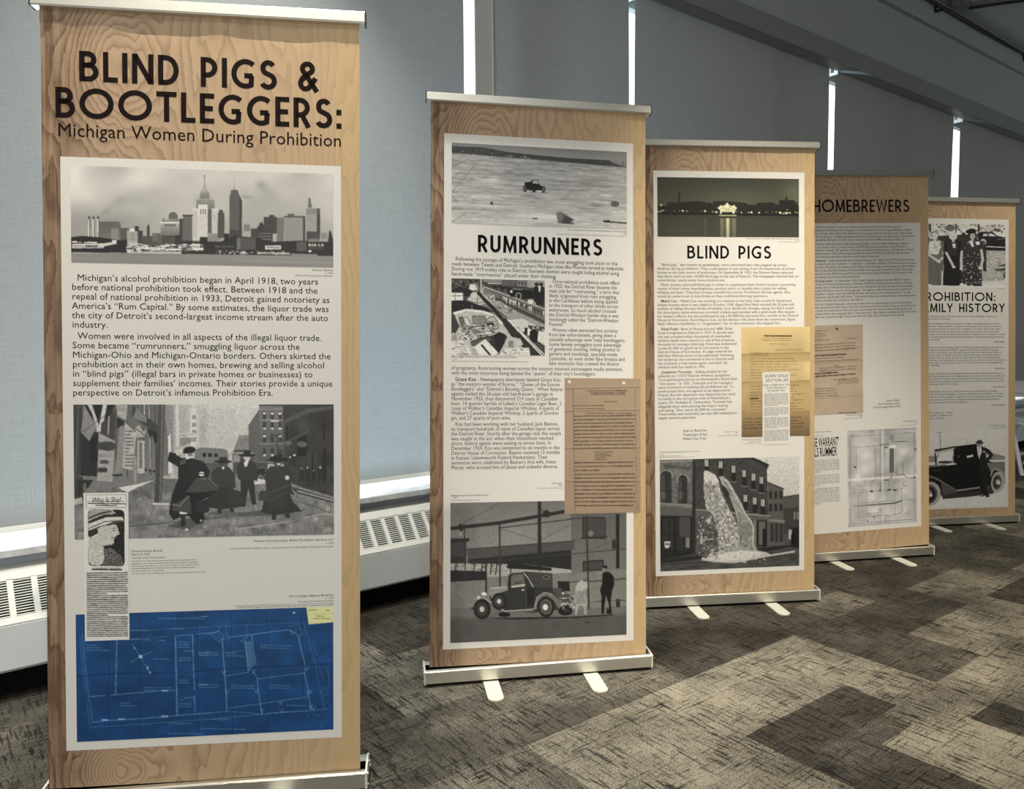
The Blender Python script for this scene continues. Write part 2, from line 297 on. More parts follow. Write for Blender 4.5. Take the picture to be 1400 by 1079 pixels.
# white folding chair at the right edge
def chair():
    r = empty('folding_chair', (4.925, 7.36, 0), math.radians(-8))
    for x in (-.20, .20):
        MB().hexa([(x-.016, -.27, 0), (x+.016, -.27, 0), (x+.016, -.235, 0), (x-.016, -.235, 0), (x-.016, .15, .84), (x+.016, .15, .84), (x+.016, .18, .84), (x-.016, .18, .84)]).build('front_leg', M['chair'], r, bevel=.005)
        k = .035*(1 if x > 0 else -1)
        MB().hexa([(x-k-.014, .24, 0), (x-k+.014, .24, 0), (x-k+.014, .275, 0), (x-k-.014, .275, 0), (x-k-.014, -.07, .45), (x-k+.014, -.07, .45), (x-k+.014, -.04, .45), (x-k-.014, -.04, .45)]).build('rear_leg', M['chair'], r, bevel=.005)
    MB().box(-.19, -.262, .10, .19, -.240, .135).build('stretcher', M['chair'], r, bevel=.004); MB().box(-.15, .225, .12, .15, .245, .15).build('stretcher', M['chair'], r, bevel=.004)
    se = MB().box(-.195, -.24, .445, .195, .17, .485).build('seat', M['chair'], r, bevel=.012); MB().box(-.165, -.21, .485, .165, .14, .505).build('seat_pad', M['vinyl'], se, bevel=.009)
    K = 14; v = []; f = []
    for j, z in enumerate((.70, .735, .77, .81, .835)):
        for i in range(K+1):
            x = -.19+.38*i/K; y = .062+(z-.64)*.46+.016*(1-(x/.19)**2)
            zz = z+(.015*(1-(x/.19)**2) if j == 4 else 0); v += [(x, y, zz), (x, y+.016, zz)]
    W2 = 2*(K+1)
    for j in range(4):
        for i in range(K): a = j*W2+2*i; f += [(a, a+2, a+2+W2, a+W2), (a+1, a+1+W2, a+3+W2, a+3)]
        f += [(j*W2, j*W2+W2, j*W2+W2+1, j*W2+1), (j*W2+2*K, j*W2+2*K+1, j*W2+W2+2*K+1, j*W2+W2+2*K)]
    for i in range(K): f += [(2*i, 2*i+1, 2*i+3, 2*i+2), (4*W2+2*i, 4*W2+2*i+2, 4*W2+2*i+3, 4*W2+2*i+1)]
    MB().add(v, f).build('backrest', M['chair'], r)
    MB().hexa([(-.19, .10, .74), (.19, .10, .74), (.19, .115, .74), (-.19, .115, .74), (-.19, .12, .78), (.19, .12, .78), (.19, .13, .78), (-.19, .13, .78)]).build('back_rail', M['chair'], r)
    tag(r, 'white folding chair behind the last banner at the right edge', 'chair')
chair()
# ---------------------------------------------------------------- printed pictures
# Every print is painted into a small array and becomes a fine mesh with one ink
# value per vertex.  Shapes are given in scan units of that print (four scan corners).
def _hom(src, dst):
    A = []
    for (a, b), (c, d) in zip(src, dst):
        A.append([a, b, 1, 0, 0, 0, -c*a, -c*b, -c]); A.append([0, 0, 0, a, b, 1, -d*a, -d*b, -d])
    return np.linalg.svd(np.array(A, float))[2][-1].reshape(3, 3)

class Pic:
    def __init__(s, w, h, base, quad, seed=1):
        s.w, s.h = w*2, h*2
        base = np.atleast_1d(np.array(base, float)); s.c = len(base)
        s.a = np.ones((s.h, s.w, s.c))*base
        s.H = _hom(quad, [(0, 0), (s.w, 0), (s.w, s.h), (0, s.h)])
        s.r = np.random.default_rng(seed); s.f = (0, 0, 1)
        s.Y, s.X = np.mgrid[0:s.h, 0:s.w]+.5
    def frame(s, ox, oy, sc): s.f = (ox, oy, sc); return s
    def P(s, pts):
        p = np.array(pts, float); ox, oy, sc = s.f
        p = np.c_[ox+p[:, 0]/sc, oy+p[:, 1]/sc, np.ones(len(p))]@s.H.T
        return p[:, :2]/p[:, 2:]
    def _v(s, v): return np.array(v, float) if np.ndim(v) else np.full(s.c, float(v))
    def _put(s, m, sl, v, al=1):
        v = s._v(v); r = s.a[sl]; r[m] = r[m]*(1-al)+v*al
    def _box(s, q, pad=0):
        x0, y0 = np.floor(q.min(0)-pad).astype(int); x1, y1 = np.ceil(q.max(0)+pad).astype(int)
        x0, y0 = max(x0, 0), max(y0, 0); x1, y1 = min(x1, s.w), min(y1, s.h)
        return (slice(y0, max(y1, y0)), slice(x0, max(x1, x0)))
    def _in(s, q, sl):
        X, Y = s.X[sl], s.Y[sl]; m = np.zeros(X.shape, bool)
        for (x0, y0), (x1, y1) in zip(q, np.roll(q, -1, 0)):
            if y0 == y1: continue
            c = (y0 > Y) != (y1 > Y)
            m ^= c & (X < (x1-x0)*(Y-y0)/(y1-y0)+x0)
        return m
    def poly(s, pts, v, al=1):
        q = s.P(pts); sl = s._box(q); m = s._in(q, sl)
        if m.size: s._put(m, sl, v, al)
        return s
    def rect(s, x0, y0, x1, y1, v, al=1): return s.poly([(x0, y0), (x1, y0), (x1, y1), (x0, y1)], v, al)
    def ell(s, cx, cy, rx, ry, v, ang=0, al=1, n=28):
        t = np.linspace(0, 2*math.pi, n, endpoint=False); c, d = math.cos(ang), math.sin(ang)
        return s.poly([(cx+rx*math.cos(k)*c-ry*math.sin(k)*d, cy+rx*math.cos(k)*d+ry*math.sin(k)*c) for k in t], v, al)
    def glow(s, cx, cy, rx, ry, v, ang=0, al=.5):      # soft-edged blob
        q = s.P([(cx, cy), (cx+rx, cy), (cx, cy+ry)]); d = np.hypot(*(q[1]-q[0])), np.hypot(*(q[2]-q[0])); c, k = math.cos(ang), math.sin(ang)
        X, Y = s.X-q[0][0], s.Y-q[0][1]; e = np.exp(-1.6*(((X*c+Y*k)/d[0])**2+((Y*c-X*k)/d[1])**2))[..., None]*al
        s.a = s.a*(1-e)+s._v(v)*e; return s
    def line(s, pts, w, v, al=1):
        q = s.P(pts); ox, oy, sc = s.f
        k = s.P([pts[0], (pts[0][0]+10, pts[0][1])]); w = max(w*abs(k[1, 0]-k[0, 0])/10, .9)/2
        for A, B in zip(q[:-1], q[1:]):
            sl = s._box(np.array([A, B]), w+1); X, Y = s.X[sl]-A[0], s.Y[sl]-A[1]
            if not X.size: continue
            d = B-A; L = max(d@d, 1e-9); t = np.clip((X*d[0]+Y*d[1])/L, 0, 1)
            s._put((X-t*d[0])**2+(Y-t*d[1])**2 < w*w, sl, v, al)
        return s
    def grad(s, pts, v0, v1, ax=1):          # shade a polygon from v0 to v1 down (ax 1) or across (ax 0)
        q = s.P(pts); sl = s._box(q); m = s._in(q, sl)
        if not m.size: return s
        t = (s.Y if ax else s.X)[sl]; lo, hi = q[:, ax].min(), q[:, ax].max(); t = ((t-lo)/max(hi-lo, 1e-6))[..., None]
        col = s._v(v0)*(1-t)+s._v(v1)*t; s.a[sl][m] = col[m]; return s
    def noise(s, amp, fx, fy, pts=None, mul=False):  # smooth value noise, fx/fy cells across the print
        g = s.r.standard_normal((int(fy)+2, int(fx)+2))
        x = s.X/s.w*fx; y = s.Y/s.h*fy; i, j = x.astype(int), y.astype(int); u, w = x-i, y-j
        u, w = u*u*(3-2*u), w*w*(3-2*w)
        n = (g[j, i]*(1-u)+g[j, i+1]*u)*(1-w)+(g[j+1, i]*(1-u)+g[j+1, i+1]*u)*w
        m = np.ones(n.shape, bool)
        if pts is not None: m = s._in(s.P(pts), (slice(0, s.h), slice(0, s.w)))
        if mul: s.a[m] *= (1+amp*n[m])[:, None]
        else: s.a[m] += (amp*n[m])[:, None]
        return s
    def speck(s, n, pts, sx, sy, v0, v1):    # scattered little dabs
        q = s.P(pts); x0, y0 = q.min(0); x1, y1 = q.max(0)
        for _ in range(n):
            x, y = s.r.uniform(x0, x1), s.r.uniform(y0, y1)
            if not s._inpt(q, x, y): continue
            dx, dy = sx*s.r.uniform(.4, 1), sy*s.r.uniform(.4, 1)
            s.a[max(int(y-dy), 0):int(y+dy)+1, max(int(x-dx), 0):int(x+dx)+1] = s.r.uniform(v0, v1)
        return s
    def _inpt(s, q, X, Y):
        m = False
        for (x0, y0), (x1, y1) in zip(q, np.roll(q, -1, 0)):
            if y0 != y1 and (y0 > Y) != (y1 > Y) and X < (x1-x0)*(Y-y0)/(y1-y0)+x0: m = not m
        return m
    def words(s, x0, y0, x1, y1, n, v, fill=.55, al=.85, ragged=.12, slope=0.):   # rows of print too small to read
        dy = (y1-y0)/n; short = 0
        for k in range(n):
            y = y0+(k+.5)*dy; x = x0; xe = x1-(x1-x0)*ragged*s.r.random()
            if s.r.random() < .1: xe = x0+(x1-x0)*s.r.uniform(.3, .7)
            while x < xe:
                L = (x1-x0)*s.r.uniform(.04, .16); yy = y+slope*(x-x0)
                e = min(x+L, xe)
                s.line([(x, yy+s.r.uniform(-.05, .05)*dy), (e, yy+slope*(e-x))], dy*fill*s.r.uniform(.75, 1), v, al*s.r.uniform(.75, 1))
                x += L+(x1-x0)*.025
        return s
    def windows(s, x0, y0, x1, y1, nx, ny, v, fx=.5, fy=.55, al=.8, arch=False):
        dx, dy = (x1-x0)/nx, (y1-y0)/ny
        for i in range(nx):
            for j in range(ny):
                a, b = x0+dx*(i+.5-fx/2), y0+dy*(j+.5-fy/2)
                s.rect(a, b, a+dx*fx, b+dy*fy, v, al)
        return s
    def blur(s, k=1):
        for _ in range(k):
            p = np.pad(s.a, ((1, 1), (1, 1), (0, 0)), 'edge')
            s.a = (p[1:-1, 1:-1]*2+p[:-2, 1:-1]+p[2:, 1:-1]+p[1:-1, :-2]+p[1:-1, 2:])/6
        return s
    def out(s):
        a = s.a.reshape(s.h//2, 2, s.w//2, 2, s.c).mean((1, 3))
        if s.c == 1: a = a.repeat(3, 2)*np.array(getattr(s, 'tint', (1, .975, .90)))
        return np.clip(a, 4, 252)

def pic_skyline():
    p = Pic(420, 156, 190, [(97.5, 224.3), (455.5, 236.2), (456.3, 363.3), (98.8, 357.8)], 3)
    p.frame(90, 220, 7.368)
    p.grad([(0, 0), (2800, 0), (2800, 820), (0, 820)], 203, 150)
    p.noise(9, 7, 4); p.noise(4, 16, 9)
    p.glow(750, 190, 260, 110, 216, 0, .6); p.glow(100, 620, 220, 230, 132, 0, .5); p.glow(560, 620, 320, 150, 130, 0, .5)
    for q in [(430, 490, 55, 34, -.6), (570, 390, 110, 55, -.4), (380, 520, 30, 16, -.6)]: p.glow(q[0], q[1], q[2]*1.2, q[3]*1.2, 120, q[4], .4)
    p.blur(6)
    for x in (240, 285, 330): p.rect(x, 575, x+16, 760, 205); p.poly([(x-2, 575), (x+22, 575), (x+14, 545), (x+4, 545)], 45); p.rect(x+12, 580, x+20, 760, 60)
    p.grad([(345, 600), (545, 600), (568, 620), (568, 800), (345, 800)], 92, 110); p.windows(355, 620, 500, 720, 9, 5, 70, .4, .6, .5)
    p.rect(470, 670, 545, 800, 128); p.rect(565, 665, 650, 800, 84)
    p.rect(632, 690, 740, 815, 168); p.windows(640, 705, 735, 800, 7, 1, 90, .4, .9, .7); p.rect(660, 672, 730, 698, 226)
    p.rect(708, 645, 752, 700, 55); p.rect(740, 690, 790, 820, 60)
    p.poly([(832, 830), (832, 660), (845, 620), (860, 655), (862, 830)], 62)
    p.rect(780, 745, 940, 830, 74); p.rect(885, 715, 985, 800, 100); p.rect(940, 730, 1000, 830, 88)
    p.grad([(968, 612), (1160, 612), (1160, 740), (968, 740)], 168, 110); p.rect(968, 600, 1160, 616, 214); p.rect(1005, 625, 1120, 648, 100)
    p.windows(975, 655, 1150, 735, 14, 4, 90, .5, .5, .6)
    p.poly([(1050, 575), (1050, 530), (1075, 505), (1110, 502), (1140, 530), (1145, 575)], 95); p.poly([(975, 602), (1000, 560), (1020, 590), (1060, 580), (1150, 575), (1165, 602)], 120)
    p.rect(1158, 570, 1195, 760, 62); p.rect(1195, 540, 1285, 790, 84); p.rect(1192, 532, 1288, 548, 60); p.windows(1200, 560, 1280, 780, 8, 12, 55, .5, .5, .5)
    p.rect(985, 740, 1290, 830, 66); p.rect(1115, 735, 1200, 830, 48); p.windows(1000, 755, 1110, 820, 7, 3, 120, .5, .5, .5)
    p.frame(250, 220, 6.364)
    # tall central tower
    p.line([(201, 205), (200, 120)], 7, 90); p.ell(200, 122, 5, 8, 70)
    p.poly([(192, 205), (210, 205), (216, 240), (186, 240)], 150)
    p.grad([(165, 262), (180, 232), (224, 232), (240, 262), (248, 320), (155, 320)], 168, 120); p.windows(160, 265, 245, 318, 7, 3, 80, .5, .6, .6)
    p.grad([(128, 322), (270, 322), (286, 340), (288, 402), (128, 402)], 150, 118); p.windows(132, 330, 284, 400, 13, 4, 82, .5, .5, .6)
    p.rect(96, 405, 318, 675, 198); p.rect(145, 370, 225, 640, 205); p.rect(228, 405, 262, 640, 90)
    p.windows(100, 420, 142, 660, 4, 18, 120, .5, .5, .8); p.windows(266, 420, 314, 625, 5, 15, 120, .5, .5, .8); p.windows(150, 460, 222, 640, 6, 14, 120, .45, .5, .7)
    for x in (165, 185, 205): p.rect(x, 410, x+8, 455, 70)
    p.rect(225, 618, 340, 705, 138); p.windows(228, 640, 336, 700, 12, 5, 80, .5, .5, .6)
    p.rect(315, 440, 372, 660, 76); p.rect(325, 415, 358, 442, 70); p.windows(318, 450, 370, 650, 5, 16, 55, .5, .5, .5)
    p.rect(14, 465, 94, 680, 100); p.rect(10, 458, 98, 474, 64); p.windows(18, 490, 90, 670, 8, 12, 70, .5, .5, .5); p.rect(0, 510, 14, 690, 70)
    # second tower
    p.line([(457, 245), (457, 155)], 4, 120); p.poly([(425, 275), (428, 245), (452, 240), (488, 245), (495, 275), (524, 340), (524, 600), (415, 600), (415, 300)], 88)
    p.poly([(500, 285), (524, 340), (524, 600), (500, 600)], 60); p.windows(420, 280, 498, 600, 12, 24, 62, .5, .5, .6)
    p.rect(540, 540, 592, 600, 120); p.rect(416, 590, 525, 700, 62)
    p.rect(600, 575, 790, 760, 66); p.rect(655, 560, 720, 640, 52); p.poly([(665, 560), (680, 525), (700, 520), (715, 560)], 50)
    p.rect(712, 475, 825, 620, 64); p.rect(760, 458, 800, 480, 60); p.windows(720, 490, 790, 600, 8, 8, 48, .5, .5, .5)
    p.rect(660, 600, 780, 700, 56); [p.rect(665, y, 775, y+7, 118) for y in (615, 640, 665, 688)]
    p.rect(825, 480, 890, 700, 112); p.windows(828, 490, 888, 690, 7, 14, 85, .5, .5, .6)
    p.rect(885, 470, 1068, 700, 150); p.rect(885, 466, 1070, 482, 84); p.rect(918, 448, 975, 468, 88); p.rect(1048, 475, 1070, 700, 70); p.windows(892, 492, 1046, 695, 14, 16, 95, .5, .62, .7)
    p.rect(1075, 400, 1170, 660, 158); p.rect(1168, 400, 1196, 660, 62); p.windows(1080, 410, 1166, 650, 9, 18, 98, .5, .55, .7); p.rect(1075, 400, 1196, 452, 110, .5)
    p.poly([(1092, 395), (1095, 312), (1112, 308), (1116, 345), (1130, 395)], 110); p.windows(1096, 325, 1115, 390, 2, 5, 60, .6, .5, .7)
    p.rect(1080, 600, 1190, 700, 70); p.rect(1200, 610, 1262, 700, 150); p.windows(1205, 615, 1260, 660, 6, 1, 90, .5, 1, .6)
    p.poly([(1262, 720), (1275, 590), (1290, 600), (1312, 690), (1312, 780), (1262, 780)], 42)
    p.glow(690, 205, 60, 50, 120, .5, .5); p.glow(760, 280, 90, 70, 140, .3, .35); p.glow(560, 305, 60, 20, 120, .1, .5)
    # waterfront
    p.poly([(0, 690), (160, 690), (230, 690), (340, 690), (470, 640), (640, 655), (780, 690), (1000, 680), (1312, 690), (1312, 830), (0, 808)], 40)
    p.rect(480, 655, 510, 760, 105); p.rect(510, 655, 645, 760, 74); p.windows(515, 665, 640, 740, 9, 4, 100, .6, .5, .5)
    p.rect(370, 620, 415, 700, 34); p.rect(160, 650, 225, 720, 30)
    p.rect(995, 690, 1080, 770, 82); p.poly([(1100, 665), (1170, 660), (1200, 690), (1090, 690)], 120); p.rect(1085, 690, 1250, 775, 46)
    p.windows(290, 720, 460, 745, 12, 1, 130, .5, .6, .7); p.rect(285, 745, 465, 790, 46)
    p.rect(725, 722, 862, 756, 206); p.windows(735, 728, 850, 750, 9, 1, 60, .6, .7, .8)
    p.poly([(650, 795), (665, 778), (930, 782), (945, 800)], 150); p.line([(660, 790), (940, 796)], 5, 214)
    p.poly([(950, 790), (1175, 796), (1170, 812), (950, 812)], 128); p.ell(1110, 770, 14, 10, 226)
    p.rect(515, 772, 555, 800, 150); p.speck(60, [(300, 765), (900, 775), (900, 800), (300, 795)], 3, 1.5, 120, 220)
    for i, ch in enumerate(('B', 'O', 'B', '-', 'L', 'O')):       # sign on the dock shed
        x, y = 1100+i*23-(6 if i > 3 else 0), 706
        if ch in 'BO': p.ell(x+8, y+11, 9, 11, 226); p.ell(x+8, y+11, 3.5, 4.5, 46)
        if ch == 'B': p.rect(x-1, y, x+5, y+22, 226)
        if ch == '-': p.rect(x+1, y+9, x+10, y+13, 226)
        if ch == 'L': p.rect(x, y, x+5, y+22, 226); p.rect(x, y+17, x+14, y+22, 226)
    p.words(1105, 735, 1235, 752, 2, 140, .5, .6)
    p.frame(90, 220, 7.368)
    p.poly([(60, 760), (180, 745), (360, 760), (560, 790), (632, 780), (632, 915), (60, 910)], 34)
    p.rect(75, 800, 130, 815, 226); p.rect(200, 806, 330, 818, 214); p.rect(140, 806, 170, 816, 190)
    p.poly([(75, 826), (400, 820), (520, 800), (530, 825), (400, 850), (395, 868), (75, 872)], 196); p.windows(210, 835, 340, 862, 6, 1, 30, .7, .7, 1); p.rect(480, 788, 525, 806, 220)
    p.line([(75, 845), (210, 848)], 5, 100); p.line([(90, 862), (380, 860)], 4, 110)
    p.poly([(632, 860), (760, 830), (1300, 828), (1400, 820), (1400, 880), (1250, 900), (700, 905), (632, 890)], 84)
    p.speck(260, [(640, 840), (1390, 822), (1390, 890), (640, 895)], 7, 2.2, 40, 236)
    for q in [(750, 860, 960, 874), (970, 838, 1060, 850), (1020, 872, 1180, 888), (1290, 862, 1400, 884), (1290, 826, 1365, 842), (870, 880, 960, 890)]: p.rect(*q, 226)
    p.poly([(60, 912), (632, 916), (1400, 926), (2800, 940), (2800, 1300), (60, 1300)], 132)
    p.noise(5, 4, 40, [(60, 912), (2800, 940), (2800, 1300), (60, 1300)]); p.blur(1)
    return p.out()

def person(p, x, y, s, v, hat=True, skirt=True, flip=1, face=150):
    # a little walking figure, x y at the feet, s the height
    k = s/100*flip; q = lambda pts: [(x+a*k, y+b*s/100) for a, b in pts]
    if skirt: p.poly(q([(-16, -52), (14, -52), (20, -30), (34, -14), (10, -10), (-4, -7), (-24, -12)]), v)
    p.poly(q([(-9, -12), (-2, -12), (-3, 0), (-9, 0)]), v); p.poly(q([(8, -14), (15, -14), (17, -4), (11, -3)]), v)
    if not skirt: p.poly(q([(-12, -52), (12, -52), (16, -4), (9, -2), (2, -34), (-4, 0), (-12, 0)]), v)
    p.poly(q([(-17, -50), (-19, -72), (-11, -84), (9, -84), (18, -72), (19, -46), (12, -48), (-14, -48)]), v+8)
    p.ell(x, y-.90*s, .065*s, .075*s, face)
    if hat: p.ell(x, y-.935*s, .16*s, .028*s, v-8); p.poly(q([(-7, -93), (-6, -101), (5, -102), (8, -93)]), v-6)

def pic_street():
    p = Pic(420, 214, 105, [(101.1, 552.9), (456.6, 549.9), (456.3, 726.2), (102, 739.7)], 5); p.tint = (1, .977, .92)
    p.frame(95, 545, 7.368)
    p.grad([(600, 0), (2700, 0), (2700, 800), (600, 800)], 200, 165)
    # far street
    p.grad([(970, 40), (1250, 40), (1250, 760), (970, 760)], 150, 175, 0); p.rect(1085, 60, 1120, 480, 195); p.rect(1235, 100, 1320, 470, 205); p.windows(1245, 140, 1300, 440, 1, 4, 120, .7, .55, .8)
    p.rect(1320, 90, 1400, 500, 165); p.ell(1362, 290, 22, 40, 90, 0, .7); p.ell(1362, 400, 26, 60, 110, 0, .5)
    p.rect(980, 60, 1060, 600, 120, .6); p.rect(1135, 340, 1280, 385, 200); p.words(1140, 345, 1275, 380, 2, 90, .5, .7); p.poly([(1130, 385), (1250, 385), (1240, 440), (1130, 470)], 130)
    p.poly([(1000, 380), (1035, 350), (1040, 620), (1060, 730), (1000, 760)], 222)
    p.frame(270, 545, 5.535)
    p.rect(105, 60, 310, 400, 188, .8); p.windows(115, 90, 300, 380, 9, 14, 165, .5, .5, .5); p.rect(0, 30, 100, 380, 178, .7)
    p.poly([(275, 400), (325, 268), (402, 262), (402, 420), (275, 420)], 128); p.windows(330, 290, 398, 340, 4, 3, 95, .6, .5, .7)
    p.poly([(396, 190), (478, 68), (478, 480), (400, 480)], 92); p.grad([(478, 35), (655, 35), (655, 480), (478, 480)], 112, 84); p.rect(475, 30, 660, 46, 70)
    for j, yy in enumerate((85, 165, 255, 365)):
        for i, xx in enumerate((502, 562, 620)): p.ell(xx+12, yy+8, 14, 10, 60); p.rect(xx, yy+4, xx+25, yy+62, 58); p.rect(xx+2, yy+(42 if j % 2 else 8), xx+23, yy+(58 if j % 2 else 24), 205)
    for yy in (70, 150, 330, 470): p.line([(478, yy), (655, yy-4)], 6, 135)
    p.words(565, 150, 650, 166, 1, 225, .7, .9)
    p.line([(613, 480), (613, 260)], 7, 52); p.poly([(548, 285), (560, 262), (632, 248), (645, 262), (600, 275)], 70)
    # dark block on the right
    p.grad([(655, 28), (1040, 25), (1040, 760), (720, 620), (655, 480)], 62, 50, 0)
    p.noise(.14, 24, 12, [(655, 28), (1040, 25), (1040, 760), (655, 480)], True)
    for q in [(760, 260, 830, 420), (865, 400, 880, 540), (950, 180, 965, 300), (950, 360, 975, 600), (675, 190, 690, 300)]: p.rect(*q, 28)
    p.poly([(660, 150), (840, 60), (1040, 40), (1040, 60), (860, 92), (665, 175)], 78); p.poly([(690, 300), (850, 220), (850, 240), (690, 320)], 72)
    p.ell(795, 330, 38, 22, 92); p.ell(690, 322, 30, 16, 100); p.ell(738, 412, 9, 8, 205); p.ell(706, 428, 8, 7, 190)
    p.rect(300, 470, 540, 560, 70)
    # road
    p.poly([(-180, 700), (300, 560), (560, 590), (1040, 720), (1040, 1080), (-1000, 1080), (-1000, 860)], 118)
    p.noise(.10, 40, 26, [(-900, 500), (1040, 500), (1040, 1080), (-900, 1080)], True); p.noise(.06, 150, 40, [(-900, 560), (1040, 560), (1040, 1080), (-900, 1080)], True)
    p.poly([(430, 590), (520, 600), (535, 625), (425, 640)], 200); p.poly([(690, 640), (1040, 745), (1040, 770), (760, 700)], 62); p.line([(760, 680), (1035, 752)], 8, 170)
    p.line([(-900, 1010), (100, 900), (560, 820)], 7, 66); p.line([(700, 742), (900, 800), (1000, 840), (1010, 790), (960, 740)], 6, 78); p.line([(300, 975), (700, 910), (940, 850), (1025, 855)], 7, 165); p.line([(-100, 985), (500, 935), (800, 890)], 4, 92)
    p.poly([(310, 850), (560, 830), (560, 870), (310, 880)], 82); p.poly([(-220, 960), (-60, 900), (100, 890), (-60, 990)], 78); p.poly([(80, 860), (190, 830), (330, 850), (190, 875)], 90)
    # crowd by the kerb, small figures
    for x, h, f in [(790, 110, 120), (835, 120, 150), (880, 100, 110), (930, 130, 160), (470, 90, 90), (500, 95, 100)]: person(p, x, 610+(x-790)*.06, h, 34, False, False, 1, f)
    # motor vans
    p.poly([(-10, 380), (40, 362), (190, 368), (235, 380), (245, 420), (240, 560), (-10, 560)], 112); p.rect(-10, 480, 240, 500, 78)
    for x in (50, 93, 138): p.rect(x, 405, x+26, 432, 26)
    p.rect(-10, 495, 235, 640, 84); p.ell(120, 770, 30, 50, 40)
    p.poly([(275, 400), (300, 375), (420, 375), (430, 400), (425, 540), (280, 560)], 76); p.rect(282, 415, 330, 470, 140); p.rect(270, 395, 430, 408, 150)
    # three walkers in dark coats
    person(p, 385, 800, 410, 44, True, False, 1, 175); p.poly([(360, 470), (395, 440), (400, 450), (385, 500), (366, 505)], 205)
    person(p, 205, 860, 420, 46, True, True, 1.15, 70); p.poly([(195, 505), (215, 505), (212, 525), (198, 525)], 200)
    p.poly([(230, 660), (330, 690), (385, 752), (290, 810), (240, 820)], 50)
    person(p, 615, 900, 480, 46, True, True, 1.1, 66); p.ell(622, 440, 68, 13, 28, .06); p.poly([(600, 440), (612, 408), (650, 405), (655, 440)], 40); p.ell(622, 480, 16, 8, 190)
    p.poly([(560, 520), (690, 490), (725, 560), (700, 640), (740, 710), (690, 700), (660, 800), (560, 830), (535, 640)], 52); p.ell(684, 582, 16, 17, 195)
    p.poly([(470, 705), (490, 680), (540, 690), (548, 760), (466, 758)], 60); p.line([(540, 700), (700, 640)], 5, 90); p.line([(560, 760), (680, 690)], 4, 84)
    p.frame(95, 545, 7.368)
    # board wall on the left, posters
    p.grad([(44, 58), (960, 45), (1010, 400), (1010, 760), (660, 860), (240, 940), (44, 1010)], 92, 118)
    for x in (480, 590, 760, 830, 880): p.line([(x, 60), (x+6, 800-(x-480)*.1)], 10, 66)
    p.line([(820, 60), (830, 700)], 12, 150); p.line([(770, 60), (772, 160)], 14, 170)
    p.poly([(650, 60), (912, 270), (912, 360), (650, 180)], 60); p.poly([(690, 90), (800, 190), (790, 240), (655, 195)], 118)
    p.poly([(800, 290), (912, 350), (912, 420), (880, 460), (850, 360), (830, 400), (810, 340)], 34)
    p.rect(44, 58, 140, 1010, 58); p.line([(100, 60), (70, 800)], 16, 82); p.rect(120, 340, 300, 790, 40); p.poly([(215, 430), (300, 340), (305, 640), (215, 640)], 30)
    p.poly([(165, 60), (470, 60), (390, 300), (310, 340)], 30); p.poly([(190, 60), (240, 60), (330, 330), (290, 340), (240, 150)], 178); p.poly([(350, 60), (392, 60), (340, 330), (300, 330)], 190); p.poly([(160, 75), (285, 280), (210, 430), (125, 340)], 128); p.line([(130, 340), (320, 210), (480, 70)], 7, 70)
    p.poly([(330, 250), (480, 100), (470, 420), (330, 350)], 62); p.line([(412, 180), (402, 360)], 10, 185)
    p.poly([(310, 350), (468, 430), (445, 840), (285, 830)], 152); p.words(320, 420, 445, 540, 1, 60, .8, .8); p.words(308, 560, 445, 590, 2, 80, .5, .7); p.words(330, 615, 430, 665, 1, 70, .8, .8); p.words(298, 690, 440, 750, 1, 50, .95, .9)
    p.poly([(575, 240), (690, 340), (650, 720), (545, 700)], 168); p.words(575, 310, 665, 690, 11, 92, .5, .75)
    p.poly([(490, 190), (560, 220), (565, 260), (495, 300)], 34); p.poly([(520, 280), (570, 260), (545, 740), (470, 760)], 130)
    p.poly([(480, 60), (600, 60), (590, 215), (500, 170)], 160); p.words(490, 70, 590, 130, 3, 105, .5, .6)
    p.rect(700, 420, 770, 750, 176); p.rect(715, 435, 750, 700, 110); p.poly([(680, 290), (715, 260), (760, 330), (790, 300), (770, 380), (690, 390)], 160); p.line([(690, 300), (780, 370)], 8, 60)
    for x in (785, 825, 865): p.ell(x, 715+(x-785)*.15, 10, 15, 25)
    p.rect(445, 762, 545, 782, 42); p.rect(660, 580, 690, 850, 140); p.poly([(90, 820), (250, 825), (200, 900), (90, 1000)], 42); p.line([(95, 785), (260, 790)], 8, 120); p.ell(160, 900, 18, 45, 95)
    p.poly([(500, 900), (700, 860), (880, 810), (700, 890), (600, 945)], 206); p.poly([(50, 1030), (130, 1000), (140, 1060), (50, 1080)], 170)
    p.grad([(915, 48), (985, 48), (942, 1050), (868, 1045)], 60, 82, 0); p.line([(955, 60), (925, 1040)], 12, 105)
    p.poly([(700, 890), (760, 920), (860, 1010), (800, 1000)], 88); p.rect(850, 1045, 1020, 1068, 190)
    # nearest walker with the big bag
    p.poly([(1005, 620), (1020, 530), (1090, 545), (1140, 590), (1250, 590), (1340, 620), (1400, 700), (1330, 760), (1280, 900), (1330, 1060), (1380, 1200), (1300, 1260), (1210, 1170), (1140, 1180), (1060, 1220), (1015, 1150), (1050, 950), (1110, 800), (1110, 680)], 30)
    p.ell(1218, 515, 62, 38, 24, -.2); p.ell(1240, 505, 45, 30, 20); p.poly([(1180, 545), (1270, 545), (1260, 585), (1190, 605)], 205); p.ell(1232, 556, 28, 18, 120)
    p.poly([(1075, 520), (1150, 490), (1165, 520), (1100, 570)], 190); p.poly([(1130, 620), (1190, 600), (1180, 650), (1130, 660)], 80)
    p.frame(270, 545, 5.535)
    p.poly([(-60, 500), (10, 455), (60, 470), (105, 540), (95, 580), (20, 600), (-60, 620)], 34); p.ell(42, 562, 22, 17, 222)
